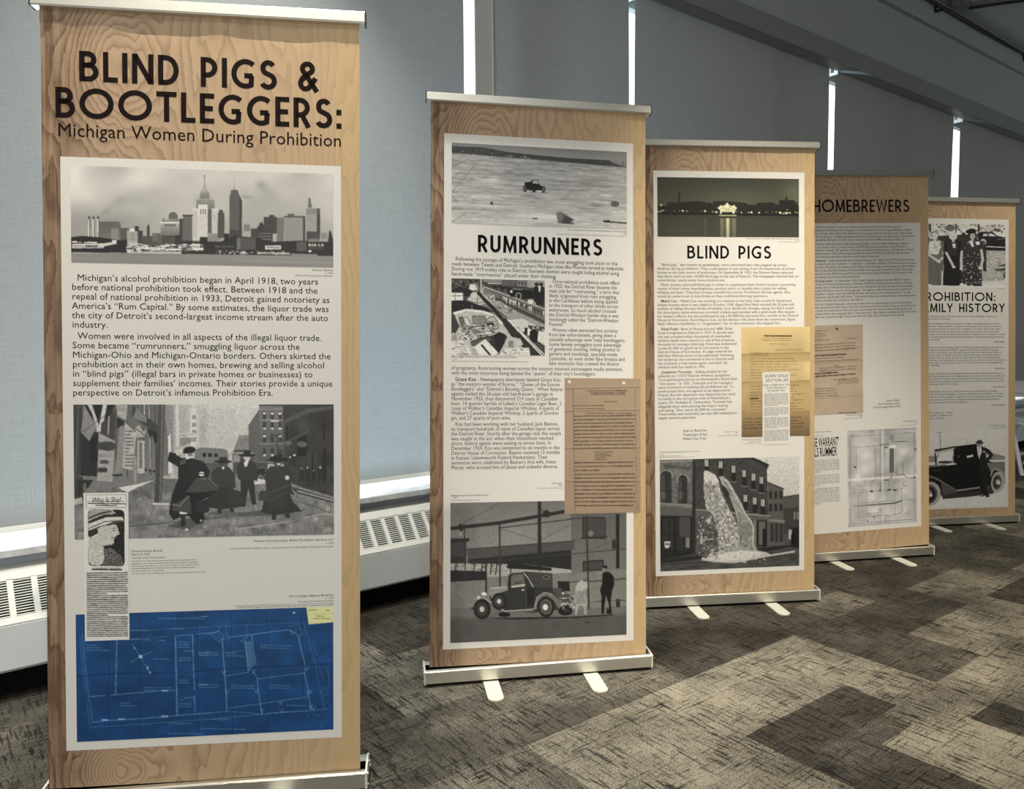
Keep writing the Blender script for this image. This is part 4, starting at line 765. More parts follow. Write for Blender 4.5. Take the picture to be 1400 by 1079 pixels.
def pic_document(kind):
    if kind == 0:      # brown typed sheet
        p = Pic(130, 230, (150, 128, 104), [(773, 519), (876.9, 520.1), (875, 699.9), (771.9, 705)], 23); p.frame(600, 500, 4.828); I = (62, 50, 40)
        p.grad([(830, 90), (1340, 90), (1340, 1000), (830, 1000)], (152, 131, 106), (140, 118, 96))
        for y in (165, 315, 560, 775): p.line([(832, y), (1335, y-10)], 9, (112, 92, 74), .6); p.line([(832, y-9), (1335, y-19)], 6, (170, 148, 122), .5)
        p.line([(893, 165), (900, 975)], 4, I, .6); p.line([(1300, 165), (1302, 950)], 3, I, .5)
        p.ell(870, 118, 10, 9, (235, 230, 215)); p.ell(1228, 127, 10, 9, (235, 230, 215))
        p.words(990, 172, 1270, 184, 1, I, .6, .8); p.words(1010, 186, 1250, 208, 2, I, .6, .8); p.words(1100, 242, 1285, 256, 1, I, .5, .7); p.words(900, 265, 1110, 308, 2, I, .3, .8); p.words(970, 322, 1300, 332, 1, I, .6, .75)
        p.words(898, 335, 1298, 570, 10, I, .4, .8, .03, -.02); p.words(1035, 572, 1160, 634, 5, I, .45, .85, .5); p.words(902, 640, 1298, 945, 12, I, .38, .8, .06, -.03); p.words(900, 190, 1000, 260, 4, I, .2, .3)
    elif kind == 1:    # yellowed sheet with a printed heading
        p = Pic(120, 195, (206, 178, 120), [(1013.7, 448.3), (1107.7, 447), (1107.2, 596.1), (1015, 598.6)], 29); p.frame(1010, 440, 5.99); I = (92, 72, 42)
        p.grad([(20, 40), (590, 40), (590, 955), (20, 955)], (222, 194, 134), (172, 144, 98)); p.noise(.04, 6, 5, None, True)
        for y in (270, 500, 745): p.grad([(20, y+8), (590, y-14), (590, y+60), (20, y+80)], (178, 150, 100), (200, 170, 116)); p.line([(22, y+6), (585, y-14)], 6, (140, 112, 70), .7)
        p.grad([(20, 752), (590, 730), (590, 955), (20, 955)], (168, 140, 96), (112, 92, 66))
        p.words(210, 112, 432, 132, 1, (70, 52, 30), .7, .9, 0); p.words(190, 134, 442, 166, 2, I, .4, .6); p.words(255, 184, 405, 194, 1, I, .5, .6); p.words(300, 230, 535, 242, 1, I, .5, .7); p.words(95, 255, 255, 290, 2, I, .35, .7)
        p.words(100, 300, 535, 480, 8, I, .22, .75, .3, -.01); p.words(100, 525, 540, 740, 9, I, .25, .8, .2, -.03); p.words(45, 790, 540, 890, 4, (70, 54, 34), .3, .9, .1, -.04); p.line([(100, 637), (160, 634)], 9, (50, 38, 24))
    else:              # grey-brown form with signatures
        p = Pic(110, 160, (158, 138, 112), [(1097, 442), (1179.9, 444.8), (1177.7, 566.2), (1096.4, 568)], 31); p.frame(1105, 430, 6.742); I = (62, 52, 40)
        p.noise(.03, 6, 6, None, True)
        for y in (320, 440, 765): p.line([(-60, y+10), (500, y-6)], 6, (120, 102, 80), .7)
        p.ell(243, 131, 10, 11, (24, 20, 16)); p.words(-30, 130, 165, 150, 1, I, .4, .6); p.words(-30, 155, 150, 200, 2, I, .3, .7); p.words(-30, 212, 180, 240, 2, I, .4, .7, .1); p.words(345, 220, 450, 236, 1, I, .5, .7)
        p.words(-20, 258, 445, 340, 3, I, .3, .8, .1, -.01); p.words(-30, 362, 330, 382, 1, (30, 24, 18), .6, 1, .02); p.words(-30, 385, 445, 440, 2, I, .3, .75); p.words(200, 468, 250, 480, 1, I, .5, .7); p.words(60, 482, 435, 530, 2, I, .3, .8, .03, -.02); p.words(-30, 530, 435, 580, 2, (34, 28, 20), .45, .95, .05, -.02)
        for y in (612, 630, 650): p.line([(245, y), (300, y-18), (330, y-6), (400, y-14), (450, y-8)], 5, I, .8)
        p.words(200, 598, 330, 610, 1, I, .5, .8); p.words(-30, 672, 240, 760, 4, I, .3, .8, .15); p.words(235, 905, 420, 920, 1, I, .6, .8, 0); p.line([(500, 100), (500, 900)], 8, (110, 96, 76), .5); p.poly([(470, 92), (510, 92), (510, 104)], (90, 78, 62))
    return p.out()

def pic_night():
    p = Pic(250, 108, 60, [(900.3, 243.3), (1094, 243.6), (1093, 323.8), (900.7, 325)], 37); p.tint = (1, .985, .76)
    p.frame(895, 235, 6.667)
    p.grad([(30, 50), (1330, 50), (1330, 400), (30, 400)], 58, 78); p.glow(760, 290, 480, 170, 104, 0, .5); p.glow(1310, 200, 170, 220, 120, 0, .55); p.blur(12)
    D = 30
    p.poly([(35, 400), (35, 330), (85, 318), (125, 318), (125, 288), (225, 285), (232, 186), (245, 186), (247, 285), (330, 275), (400, 274), (405, 262), (412, 274), (480, 282), (490, 300), (505, 278), (525, 290), (540, 300), (545, 272), (650, 268), (850, 285), (855, 300), (930, 300), (950, 280), (1095, 276), (1100, 295), (1140, 295), (1142, 256), (1198, 252), (1210, 212), (1222, 252), (1285, 256), (1290, 275), (1322, 278), (1322, 400)], D)
    p.poly([(545, 400), (545, 275), (650, 272), (850, 290), (850, 400)], 40, .6)
    p.poly([(35, 396), (1322, 396), (1322, 600), (35, 600)], 66); p.grad([(35, 398), (1322, 398), (1322, 600), (35, 600)], 60, 68); p.noise(2, 8, 20, [(35, 396), (1322, 396), (1322, 600), (35, 600)])
    p.rect(35, 380, 1322, 398, 22)
    for x0, x1, v in [(606, 640, 120), (660, 690, 190), (668, 680, 214), (716, 750, 122), (690, 716, 92), (640, 660, 88), (466, 474, 104), (866, 870, 84), (572, 578, 84)]: p.grad([(x0, 425), (x1, 425), (x1, 600), (x0, 600)], v, v*.8)
    # brightly lit landing stage
    p.poly([(580, 330), (605, 318), (608, 300), (618, 312), (655, 305), (660, 290), (670, 283), (682, 290), (686, 305), (725, 312), (735, 298), (742, 316), (762, 330), (740, 350), (735, 384), (722, 384), (715, 366), (625, 366), (618, 384), (605, 384), (605, 350)], 240)
    for q in [(612, 338, 700, 343), (712, 336, 738, 342), (690, 318, 712, 326), (625, 322, 650, 327), (640, 352, 720, 356)]: p.rect(*q, 120)
    p.rect(595, 394, 755, 402, 222)
    for x, y, r in [(74, 312, 9), (42, 370, 8), (58, 376, 6), (75, 365, 8), (95, 360, 6), (192, 364, 4), (238, 362, 4), (268, 362, 9), (300, 362, 4), (312, 364, 5), (350, 348, 4), (432, 362, 4), (470, 362, 10), (538, 366, 6), (572, 370, 10), (748, 360, 7), (800, 370, 7), (866, 370, 6), (890, 368, 10), (960, 370, 9), (1025, 364, 4), (1080, 364, 4), (1115, 362, 5), (1150, 368, 11), (1175, 374, 7), (1200, 372, 10), (1215, 370, 9), (1238, 368, 8), (1215, 340, 5), (1290, 362, 6), (1308, 368, 5), (1316, 290, 5)]: p.ell(x, y, r, r*.9, 226)
    p.ell(1276, 180, 9, 10, 120, 0, .7); p.ell(1155, 410, 8, 5, 28); p.blur(1)
    return p.out()

def pic_windows_building():
    p = Pic(240, 188, 80, [(902.2, 629.4), (1092.4, 624.6), (1091.9, 772.4), (904.1, 782.6)], 41); p.tint = (1, .97, .895)
    p.frame(880, 600, 4.152)
    p.grad([(560, 90), (900, 90), (900, 360), (560, 360)], 214, 196)
    p.poly([(790, 330), (880, 316), (885, 520), (790, 540)], 62); p.poly([(790, 335), (850, 326), (885, 316), (885, 380), (850, 392), (792, 395)], 84); p.windows(845, 412, 880, 460, 2, 1, 150, .5, .9)
    p.poly([(705, 252), (790, 285), (795, 600), (705, 620)], 88); p.line([(705, 252), (792, 287)], 8, 60)
    for y in (300, 370): [p.rect(x, y, x+16, y+42, 44) or p.rect(x+2, y+4, x+9, y+38, 160) for x in (712, 742, 770)]
    p.line([(705, 460), (795, 470)], 12, 130); p.windows(715, 475, 792, 590, 3, 1, 44, .75, .9)
    # brick block
    p.poly([(280, 118), (620, 106), (712, 150), (700, 180), (708, 440), (280, 440)], 66); p.noise(.08, 60, 60, [(280, 110), (712, 110), (712, 440), (280, 440)], True); p.poly([(610, 106), (714, 150), (700, 178), (690, 160), (620, 122)], 44)
    for x, y in [(360, 130), (440, 140), (512, 165), (572, 190), (625, 210), (668, 228), (580, 330), (632, 345), (676, 355)]: p.ell(x+2, y+4, 14, 14, 40); p.rect(x-12, y, x+14, y+80, 38); p.rect(x-9, y-8, x+10, y+30, 190); p.line([(x, y-8), (x, y+30)], 3, 90); p.line([(x-14, y+82), (x+16, y+84)], 6, 120)
    p.poly([(280, 400), (715, 435), (715, 462), (280, 440)], 92); p.line([(300, 405), (715, 440)], 6, 150)
    p.rect(300, 445, 440, 680, 98); p.poly([(300, 450), (620, 455), (620, 640), (300, 680)], 84); p.rect(640, 462, 700, 610, 44); p.rect(655, 470, 690, 600, 100); p.rect(676, 512, 700, 612, 30); p.rect(625, 460, 640, 615, 120)
    # stone front on the left
    p.poly([(92, 122), (280, 116), (282, 440), (96, 440)], 104); p.noise(.10, 50, 60, [(92, 122), (280, 116), (282, 440), (96, 440)], True)
    for k in range(14): x = 122+k*11; p.poly([(x, 150+k*.8), (x+6, 150+k*.8), (x+4, 172+k), (x, 165+k)], 58)
    p.line([(100, 135), (280, 128)], 10, 138)
    for x, w, y in [(130, 36, 192), (226, 30, 215)]:
        p.ell(x, y+18, w+6, 30, 140); p.ell(x, y+20, w-4, 26, 52); p.rect(x-w+4, y+20, x+w-4, 372, 52); p.poly([(x-w+8, y+24), (x-4, y+8), (x-4, 360), (x-w+8, 360)], 72); p.rect(x-w+8, 300, x+6, 345, 110, .5); p.line([(x, y), (x, 368)], 4, 30); p.line([(x-w, 300), (x+w, 302)], 4, 36)
    p.line([(96, 372), (282, 385)], 14, 128); p.poly([(98, 390), (282, 400), (282, 440), (98, 440)], 92); p.rect(280, 130, 300, 680, 46)
    p.poly([(98, 440), (280, 445), (285, 660), (100, 690)], 38); p.windows(110, 455, 275, 640, 4, 2, 54, .8, .9); p.rect(210, 450, 270, 560, 74); p.line([(178, 445), (182, 660)], 8, 26); p.rect(244, 565, 266, 620, 130); p.poly([(122, 588), (158, 586), (155, 612), (145, 626), (126, 622)], 205); p.rect(128, 598, 154, 606, 60)
    # street
    p.poly([(98, 690), (330, 650), (700, 610), (885, 590), (885, 720), (100, 762)], 74); p.noise(.12, 20, 60, [(98, 690), (885, 590), (885, 720), (100, 762)], True); p.line([(110, 720), (500, 690), (885, 650)], 5, 50); p.poly([(98, 690), (330, 660), (350, 680), (100, 715)], 44); p.poly([(640, 620), (830, 600), (830, 612), (690, 640)], 40)
    p.rect(820, 515, 842, 570, 176); p.poly([(840, 505), (885, 500), (885, 620), (830, 612)], 34); p.ell(845, 560, 12, 30, 20)
    # liquid pouring out of the upper windows
    F = [(345, 190), (362, 183), (410, 208), (430, 245), (440, 300), (470, 360), (500, 420), (540, 500), (548, 620), (540, 660), (380, 690), (352, 660), (430, 640), (420, 500), (395, 430), (360, 400), (345, 300)]
    p.poly(F, 158); p.noise(.20, 70, 60, F, True); p.speck(420, F, 2.5, 4, 90, 232); p.poly([(345, 190), (362, 183), (410, 208), (432, 250), (405, 262), (385, 240), (350, 260)], 205)
    G = [(436, 215), (455, 213), (490, 245), (520, 300), (560, 370), (580, 420), (610, 460), (628, 500), (625, 600), (650, 640), (540, 640), (560, 560), (548, 480), (520, 400), (495, 320), (470, 280), (445, 262)]
    p.poly(G, 146); p.noise(.10, 60, 50, G, True); p.line([(440, 222), (480, 250), (520, 320), (560, 390), (585, 440), (612, 470), (625, 510), (622, 600), (640, 630)], 8, 196, .8); p.line([(440, 230), (490, 320), (530, 420), (548, 520), (545, 600)], 8, 186, .7); p.ell(582, 520, 34, 50, 122, 0, .6)
    p.poly([(445, 262), (470, 280), (492, 320), (480, 345), (455, 300)], 48)
    p.poly([(330, 690), (440, 650), (560, 630), (690, 640), (720, 655), (860, 630), (850, 642), (700, 668), (520, 705), (400, 700)], 190); p.ell(520, 665, 150, 24, 216, -.08, .7); p.speck(90, [(340, 640), (700, 620), (700, 700), (340, 700)], 4, 2, 150, 226)
    p.rect(328, 535, 338, 600, 190); p.line([(330, 575), (400, 572)], 5, 190); p.speck(30, [(328, 605), (400, 600), (400, 640), (328, 640)], 4, 3, 60, 190); p.ell(373, 468, 14, 18, 190); p.speck(160, [(300, 440), (420, 440), (430, 680), (310, 670)], 3, 3, 40, 180)
    p.noise(.05, 160, 120, None, True); p.blur(1)
    return p.out()

def pic_drawing():
    p = Pic(130, 176, 158, [(1157.6, 589), (1252.6, 587.6), (1253.6, 717), (1158.1, 720.5)], 43); p.tint = (1, .965, .89)
    p.frame(1150, 580, 7.19); I = 74
    p.noise(.06, 6, 8, None, True); p.noise(.04, 14, 18, None, True)
    for q in [(240, 300, 90, 70), (240, 440, 60, 60), (620, 290, 60, 60), (300, 720, 60, 70), (330, 850, 70, 50), (620, 860, 40, 40)]: p.glow(*q, 194, 0, .7)
    p.line([(60, 545), (740, 530)], 22, 205, .6); p.line([(402, 60), (405, 1000)], 16, 196, .6); p.rect(370, 60, 395, 520, 132, .6); p.rect(425, 60, 470, 230, 128, .5); p.blur(3)
    def ln(pts, w=4, v=I, al=.8): p.line(pts, w, v, al)
    ln([(85, 120), (712, 108), (715, 955), (85, 975), (85, 120)]); ln([(105, 228), (380, 218), (540, 216)], 3); ln([(145, 230), (142, 480)], 3); ln([(325, 225), (330, 520)]); ln([(345, 225), (348, 520)], 3); ln([(418, 225), (418, 500)]); p.rect(470, 252, 516, 490, 88); [ln([(478+k*9, 255), (478+k*9, 488)], 2, 60) for k in range(4)]; ln([(535, 220), (538, 500)], 3); ln([(366, 215), (470, 203)], 6); p.ell(440, 240, 18, 9, 60, 0, .7); p.ell(492, 148, 24, 24, 96); p.ell(492, 148, 16, 16, 126); p.words(490, 180, 650, 198, 1, 70, .6, .8, 0)
    p.rect(472, 222, 540, 250, 190); ln([(605, 390), (606, 510)], 4); ln([(345, 505), (420, 498)], 5); ln([(492, 505), (492, 540), (420, 560), (480, 570)], 8); ln([(540, 512), (600, 508), (650, 545), (730, 545)], 6); p.ell(718, 542, 9, 9, 40); p.rect(715, 262, 740, 276, 44); p.ell(135, 420, 9, 9, 40); p.ell(120, 412, 5, 7, 50)
    ln([(290, 660), (290, 580), (320, 552), (345, 545)]); ln([(225, 545), (225, 610)], 3); ln([(160, 600), (220, 606)], 3); ln([(350, 590), (410, 585)], 3); ln([(380, 600), (378, 665)], 9); ln([(490, 580), (580, 578)], 3); ln([(465, 580), (466, 650)], 3); ln([(605, 550), (605, 600), (625, 630)], 5); ln([(160, 680), (245, 658), (390, 660), (600, 650)]); p.ell(295, 664, 20, 8, 44); p.ell(378, 660, 9, 8, 44); p.ell(468, 655, 20, 8, 44); p.ell(525, 660, 18, 9, 44)
    ln([(163, 680), (163, 925)], 3); ln([(248, 660), (248, 890)], 3); ln([(402, 650), (402, 900)], 3); ln([(525, 660), (525, 900)], 3); ln([(595, 655), (598, 870)], 3); p.poly([(145, 798), (520, 782), (600, 758), (602, 772), (525, 795), (150, 806)], 72); ln([(180, 778), (520, 762)], 3); ln([(163, 910), (380, 905), (525, 905), (600, 875)]); ln([(248, 885), (380, 880)], 3); p.ell(380, 848, 12, 16, 70); p.ell(380, 848, 8, 12, 165)
    for q in [(625, 755, 705), (190, 940, 245), (440, 915, 480), (190, 640, 245), (620, 575, 640)]: p.words(q[0], q[1], q[2], q[1]+12, 1, 80, .5, .7)
    p.ell(318, 918, 9, 6, 50); p.ell(255, 958, 9, 6, 50); p.ell(128, 678, 6, 6, 80); p.ell(125, 802, 6, 6, 80); p.rect(275, 62, 318, 90, 120, .6); p.rect(57, 62, 745, 74, 126, .5); p.rect(735, 62, 746, 990, 120, .5); p.rect(57, 975, 745, 1010, 132, .4)
    return p.out()

def pic_family():
    p = Pic(190, 150, 170, [(1252, 306), (1374.2, 307.5), (1374.2, 394.3), (1252, 396)], 47); p.tint = (1, .972, .93)
    p.frame(1260, 300, 7.704)
    p.rect(-80, 50, 890, 760, 176)
    p.rect(-80, 55, 890, 150, 170); p.speck(220, [(-70, 55), (880, 55), (880, 140), (-70, 140)], 5, 4, 60, 205)
    for q in [(120, 55, 138, 150), (380, 55, 394, 150), (605, 55, 622, 140), (770, 60, 777, 130)]: p.rect(*q, 44)
    p.ell(90, 90, 40, 36, 80, 0, .8); p.ell(330, 100, 48, 36, 70, 0, .8); p.ell(470, 85, 60, 30, 165); p.ell(805, 120, 28, 18, 70); p.ell(700, 105, 40, 24, 150)
    p.poly([(-80, 330), (890, 330), (890, 740), (-80, 740)], 138); p.speck(900, [(600, 330), (890, 335), (890, 680), (600, 680)], 2.2, 1.6, 90, 186); p.speck(200, [(-70, 340), (80, 340), (80, 680), (-70, 680)], 2.2, 1.6, 90, 186); p.poly([(640, 660), (890, 640), (890, 740), (610, 740)], 168)
    p.poly([(800, 490), (880, 470), (880, 495), (820, 500)], 60); p.poly([(765, 530), (880, 510), (880, 545), (790, 548)], 66); p.ell(870, 590, 16, 34, 70)
    # parked cars
    p.poly([(-80, 150), (120, 150), (130, 350), (-80, 360)], 40); p.ell(100, 175, 26, 30, 150); p.rect(-80, 180, 60, 210, 100)
    p.poly([(200, 185), (600, 160), (600, 300), (200, 300)], 44); p.poly([(270, 150), (320, 140), (320, 170), (280, 180)], 150)
    p.poly([(600, 150), (640, 138), (750, 138), (800, 180), (880, 195), (882, 335), (660, 330), (610, 260)], 28); p.poly([(660, 160), (700, 155), (700, 182), (655, 185)], 165); p.poly([(712, 155), (745, 155), (790, 185), (712, 184)], 165); p.ell(660, 245, 30, 34, 150); p.ell(655, 260, 24, 30, 60); p.line([(690, 292), (865, 298)], 9, 205); p.line([(800, 215), (880, 205)], 6, 110)
    # three women standing together
    def woman(x, head, hair, dress, top, w, y0, arms, pat=False):
        p.poly([(x-w*.62, y0+60), (x-w*.2, y0+38), (x+w*.25, y0+38), (x+w*.62, y0+64), (x+w*.72, y0+190), (x+w*.6, y0+330), (x+w*.62, 708), (x-w*.72, 708), (x-w*.66, y0+330), (x-w*.7, y0+190)], dress)
        p.poly([(x-w*.45, y0+60), (x+w*.45, y0+60), (x+w*.3, y0+200), (x-w*.3, y0+200)], top)
        if pat: p.speck(60, [(x-w*.6, y0+70), (x+w*.6, y0+70), (x+w*.6, 690), (x-w*.6, 690)], 2.4, 2.4, 110, 190)
        p.ell(x+4, y0-6, 42, 40, hair); p.ell(x+8, y0+8, 27, 34, head); p.line([(x-4, y0+4), (x+22, y0+4)], 5, 92); p.line([(x+2, y0+26), (x+16, y0+26)], 4, 96); p.poly([(x-6, y0+34), (x+18, y0+34), (x+22, y0+60), (x-8, y0+60)], head-14)
        for a in arms: p.line(a, 26, 158); p.ell(a[-1][0], a[-1][1], 18, 15, 166)
    p.poly([(600, 250), (660, 290), (690, 350), (690, 550), (660, 555), (650, 400), (610, 660), (640, 668), (600, 300)], 40)
    woman(168, 178, 120, 84, 168, 150, 178, [[(95, 300), (120, 390), (210, 452)], [(255, 310), (270, 400), (215, 455)]]); p.poly([(112, 270), (150, 245), (215, 250), (240, 300), (190, 390), (140, 350)], 186); p.speck(40, [(120, 260), (235, 260), (190, 380)], 3, 3, 120, 160)
    p.poly([(85, 240), (120, 240), (110, 330), (80, 380)], 70); p.poly([(235, 240), (270, 270), (275, 370), (240, 330)], 76); p.line([(205, 470), (210, 705)], 6, 62); p.line([(250, 560), (250, 708)], 12, 190)
    woman(355, 172, 168, 26, 40, 135, 190, [[(290, 360), (330, 440), (365, 510)]]); p.poly([(350, 265), (385, 262), (382, 310), (360, 312)], 178)
    woman(545, 150, 30, 40, 44, 165, 175, [[(640, 330), (655, 430), (630, 520)], [(445, 350), (440, 440), (442, 530)]], True); p.ell(538, 135, 54, 24, 20, -.1); p.ell(545, 118, 30, 14, 26); p.poly([(515, 235), (555, 230), (565, 290), (548, 300)], 205); p.poly([(580, 240), (625, 240), (625, 275), (590, 275)], 190); p.line([(520, 178), (570, 176)], 5, 50); p.ell(462, 175, 22, 30, 40)
    # torn lower edge of the print
    p.poly([(-80, 760), (-80, 710), (50, 708), (75, 690), (100, 698), (125, 695), (150, 708), (240, 710), (280, 706), (330, 712), (420, 708), (432, 684), (450, 676), (470, 690), (495, 690), (500, 708), (530, 705), (545, 692), (565, 712), (620, 708), (700, 700), (890, 690), (890, 760)], 196)
    p.noise(.05, 130, 100, None, True); p.blur(1)
    return p.out()

def pic_sedan():
    p = Pic(190, 160, 150, [(1252, 587), (1374, 588.3), (1373.7, 689.6), (1252, 693.5)], 53); p.tint = (1, .962, .915)
    p.frame(1260, 580, 8.99)
    p.grad([(-90, 60), (1030, 60), (1030, 460), (-90, 460)], 158, 150)
    p.poly([(-90, 395), (80, 370), (200, 380), (700, 380), (900, 360), (1030, 400), (1030, 470), (-90, 470)], 98); p.poly([(-90, 460), (200, 450), (1030, 438), (1030, 1000), (-90, 1000)], 150); p.line([(-90, 474), (210, 464)], 18, 196); p.line([(820, 456), (1030, 448)], 16, 200); p.rect(840, 460, 1030, 600, 84)
    p.poly([(-90, 860), (260, 890), (600, 850), (1030, 800), (1030, 1000), (-90, 1000)], 158); p.noise(3, 10, 10, [(-90, 860), (1030, 800), (1030, 1000), (-90, 1000)])
    p.line([(265, 90), (275, 285)], 7, 70); p.line([(225, 94), (305, 86)], 6, 80); p.line([(590, 180), (588, 245)], 4, 96); p.line([(560, 185), (610, 182)], 3, 110)
    p.poly([(-90, 530), (180, 505), (440, 470), (445, 265), (690, 240), (740, 250), (830, 440), (900, 480), (960, 540), (1020, 620), (1020, 720), (860, 820), (430, 850), (270, 860), (-90, 700)], 16)
    p.poly([(-90, 500), (60, 490), (330, 475), (460, 470), (460, 485), (330, 500), (-90, 530)], 84); p.line([(-90, 500), (330, 478)], 6, 150); p.poly([(340, 478), (460, 470), (458, 484), (342, 495)], 170)
    p.poly([(198, 300), (440, 262), (445, 280), (210, 325)], 26); p.poly([(200, 330), (435, 288), (438, 305), (215, 345)], 128); p.line([(210, 345), (222, 480)], 16, 20); p.poly([(238, 345), (420, 335), (412, 440), (235, 462)], 172); p.ell(330, 455, 90, 16, 40); p.line([(250, 345), (238, 400)], 8, 40); p.rect(428, 290, 446, 470, 20)
    p.poly([(582, 385), (655, 368), (655, 395), (585, 408)], 168); p.ell(486, 388, 12, 14, 70); p.line([(450, 445), (700, 430)], 3, 44); p.line([(180, 556), (285, 548)], 8, 60)
    p.poly([(-90, 610), (140, 612), (240, 650), (360, 730), (470, 800), (720, 762), (740, 780), (500, 820), (300, 858), (280, 700), (180, 650), (-90, 640)], 58); p.line([(-90, 612), (140, 616), (240, 655), (360, 735), (470, 800)], 7, 108); p.line([(470, 800), (740, 765)], 16, 110)
    p.poly([(290, 855), (880, 790), (900, 840), (600, 880), (300, 905)], 40)
    p.poly([(810, 470), (900, 470), (960, 520), (1022, 600), (1022, 680), (960, 580), (900, 560), (860, 640), (850, 560)], 84); p.line([(855, 640), (880, 560), (930, 540), (1015, 610)], 10, 118)
    p.ell(150, 840, 128, 150, 120, .15); p.ell(140, 845, 96, 118, 60, .15); p.ell(132, 850, 80, 98, 22, .15); p.ell(128, 830, 44, 50, 92); p.ell(160, 855, 19, 22, 196); p.ell(120, 858, 10, 10, 150); p.line([(140, 735), (146, 780)], 10, 60)
    p.ell(938, 705, 76, 128, 124, .12); p.ell(932, 705, 50, 90, 62, .12); p.ell(925, 705, 40, 70, 40); p.ell(940, 705, 26, 34, 130); p.ell(955, 712, 13, 17, 196)
    # man in a hat leaning on the car
    p.poly([(695, 290), (720, 262), (790, 285), (840, 310), (890, 375), (860, 425), (800, 450), (815, 400), (845, 378), (800, 350), (810, 450), (830, 560), (822, 800), (845, 880), (800, 880), (770, 740), (735, 600), (725, 450), (700, 380)], 24); p.poly([(808, 385), (845, 375), (830, 398), (805, 418)], 150)
    p.poly([(700, 275), (745, 270), (758, 330), (728, 425), (712, 370)], 196); p.line([(728, 285), (730, 400)], 8, 84); p.ell(728, 255, 32, 26, 104); p.ell(730, 226, 46, 17, 30, .08); p.poly([(700, 222), (712, 196), (755, 198), (765, 224)], 26); p.rect(702, 216, 764, 224, 60); p.ell(783, 338, 9, 12, 170)
    p.poly([(735, 720), (790, 740), (800, 860), (760, 880), (745, 845), (735, 790)], 22); p.ell(758, 862, 24, 14, 40); p.ell(820, 870, 26, 15, 34); p.ell(758, 856, 9, 7, 140); p.ell(832, 770, 16, 26, 60)
    p.noise(.04, 130, 110, None, True); p.blur(1)
    return p.out()
# ---------------------------------------------------------------- lettering
def arc(cx, cy, rx, ry, a0, a1, n=12): return [(cx+rx*math.cos(math.radians(a0+(a1-a0)*k/n)), cy+ry*math.sin(math.radians(a0+(a1-a0)*k/n))) for k in range(n+1)]
def glyphs(t):       # headline capitals as pen strokes, cap height 1, pen width t: {letter: (width, strokes)}
    h = t/2; T = 1-h; G = {}
    bowl = lambda x0, w, y0, y1, n=12: [(x0, y1), (w-(y1-y0)/2, y1)]+arc(w-(y1-y0)/2, (y0+y1)/2, (y1-y0)/2, (y1-y0)/2, 90, -90, n)+[(x0, y0)]
    G['B'] = (.60, [[(h, 0), (h, 1)], bowl(h, .54-h, .54, T), bowl(h, .60-h, h, .54)])
    G['L'] = (.46, [[(h, 1), (h, h), (.46, h)]]); G['I'] = (t, [[(h, 0), (h, 1)]])
    G['N'] = (.68, [[(h, 0), (h, 1)], [(.68-h, 0), (.68-h, 1)], [(h*1.05, .97), (.68-h*1.05, .03)]])
    G['D'] = (.66, [[(h, 0), (h, 1)], [(h, T), (.24, T)]+arc(.24, .5, .42-h, .5-h, 90, -90)+[(h, h)]])
    G['P'] = (.54, [[(h, 0), (h, 1)], bowl(h, .54-h, .40, T)]); G['R'] = (.58, [[(h, 0), (h, 1)], bowl(h, .54-h, .42, T), [(.28, .42), (.58-h, 0)]])
    G['G'] = (.78, [arc(.46, .5, .46-h, .5-h, 48, 360-62, 18)+[(.46+(.46-h)*.52, .44)], [(.42, .44), (.46+(.46-h)*.62, .44)]])
    G['S'] = (.56, [arc(.28, .745, .22-h*.6, .255-h, 25, 180, 10)+arc(.28, .70, .22-h*.6, .16, 190, 240, 3)+arc(.27, .30, .29-h, .21, 55, 0, 4)+arc(.27, .29, .29-h, .29-h, 0, -155, 12)])
    G['O'] = (1.06, [arc(.53, .5, .53-h, .5-h, 0, 360, 28)]); G['T'] = (.64, [[(.32, 0), (.32, T)], [(0, T), (.64, T)]])
    G['E'] = (.46, [[(h, 0), (h, 1)], [(h, T), (.46, T)], [(h, h), (.46, h)], [(h, .50), (.42, .50)]]); G['F'] = (.44, [[(h, 0), (h, 1)], [(h, T), (.44, T)], [(h, .50), (.40, .50)]])
    G['H'] = (.60, [[(h, 0), (h, 1)], [(.60-h, 0), (.60-h, 1)], [(h, .47), (.60-h, .47)]]); G['U'] = (.60, [[(h, 1), (h, .32)]+arc(.30, .32, .30-h, .32-h, 180, 360)+[(.60-h, 1)]])
    G['M'] = (.80, [[(h, 0), (h*1.5, 1)], [(.80-h, 0), (.80-h*1.5, 1)], [(h*1.5, .96), (.40, .12), (.80-h*1.5, .96)]]); G['W'] = (.94, [[(h*.6, 1), (.26, .04), (.47, .93), (.68, .04), (.94-h*.6, 1)]])
    G['A'] = (.70, [[(h*.6, 0), (.35, .96), (.70-h*.6, 0)], [(.17, .28), (.53, .28)]]); G['Y'] = (.62, [[(h*.6, 1), (.31, .46), (.62-h*.6, 1)], [(.31, .5), (.31, 0)]])
    G[':'] = (t*1.1, [[(h, .0), (h, t*1.1)], [(h, .46), (h, .46+t*1.1)]]); G["'"] = (t*.8, [[(h*.8, 1), (h*.8, .80)]])
    G['&'] = (.66, [[(.62, .0), (.24, .60)]+arc(.31, .77, .165, .165, 215, -35, 14)+[(.16, .46)]+arc(.25, .27, .25-h, .27-h, 120, 320, 12)+[(.58, .46)]]); G[' '] = (.42, [])
    return G
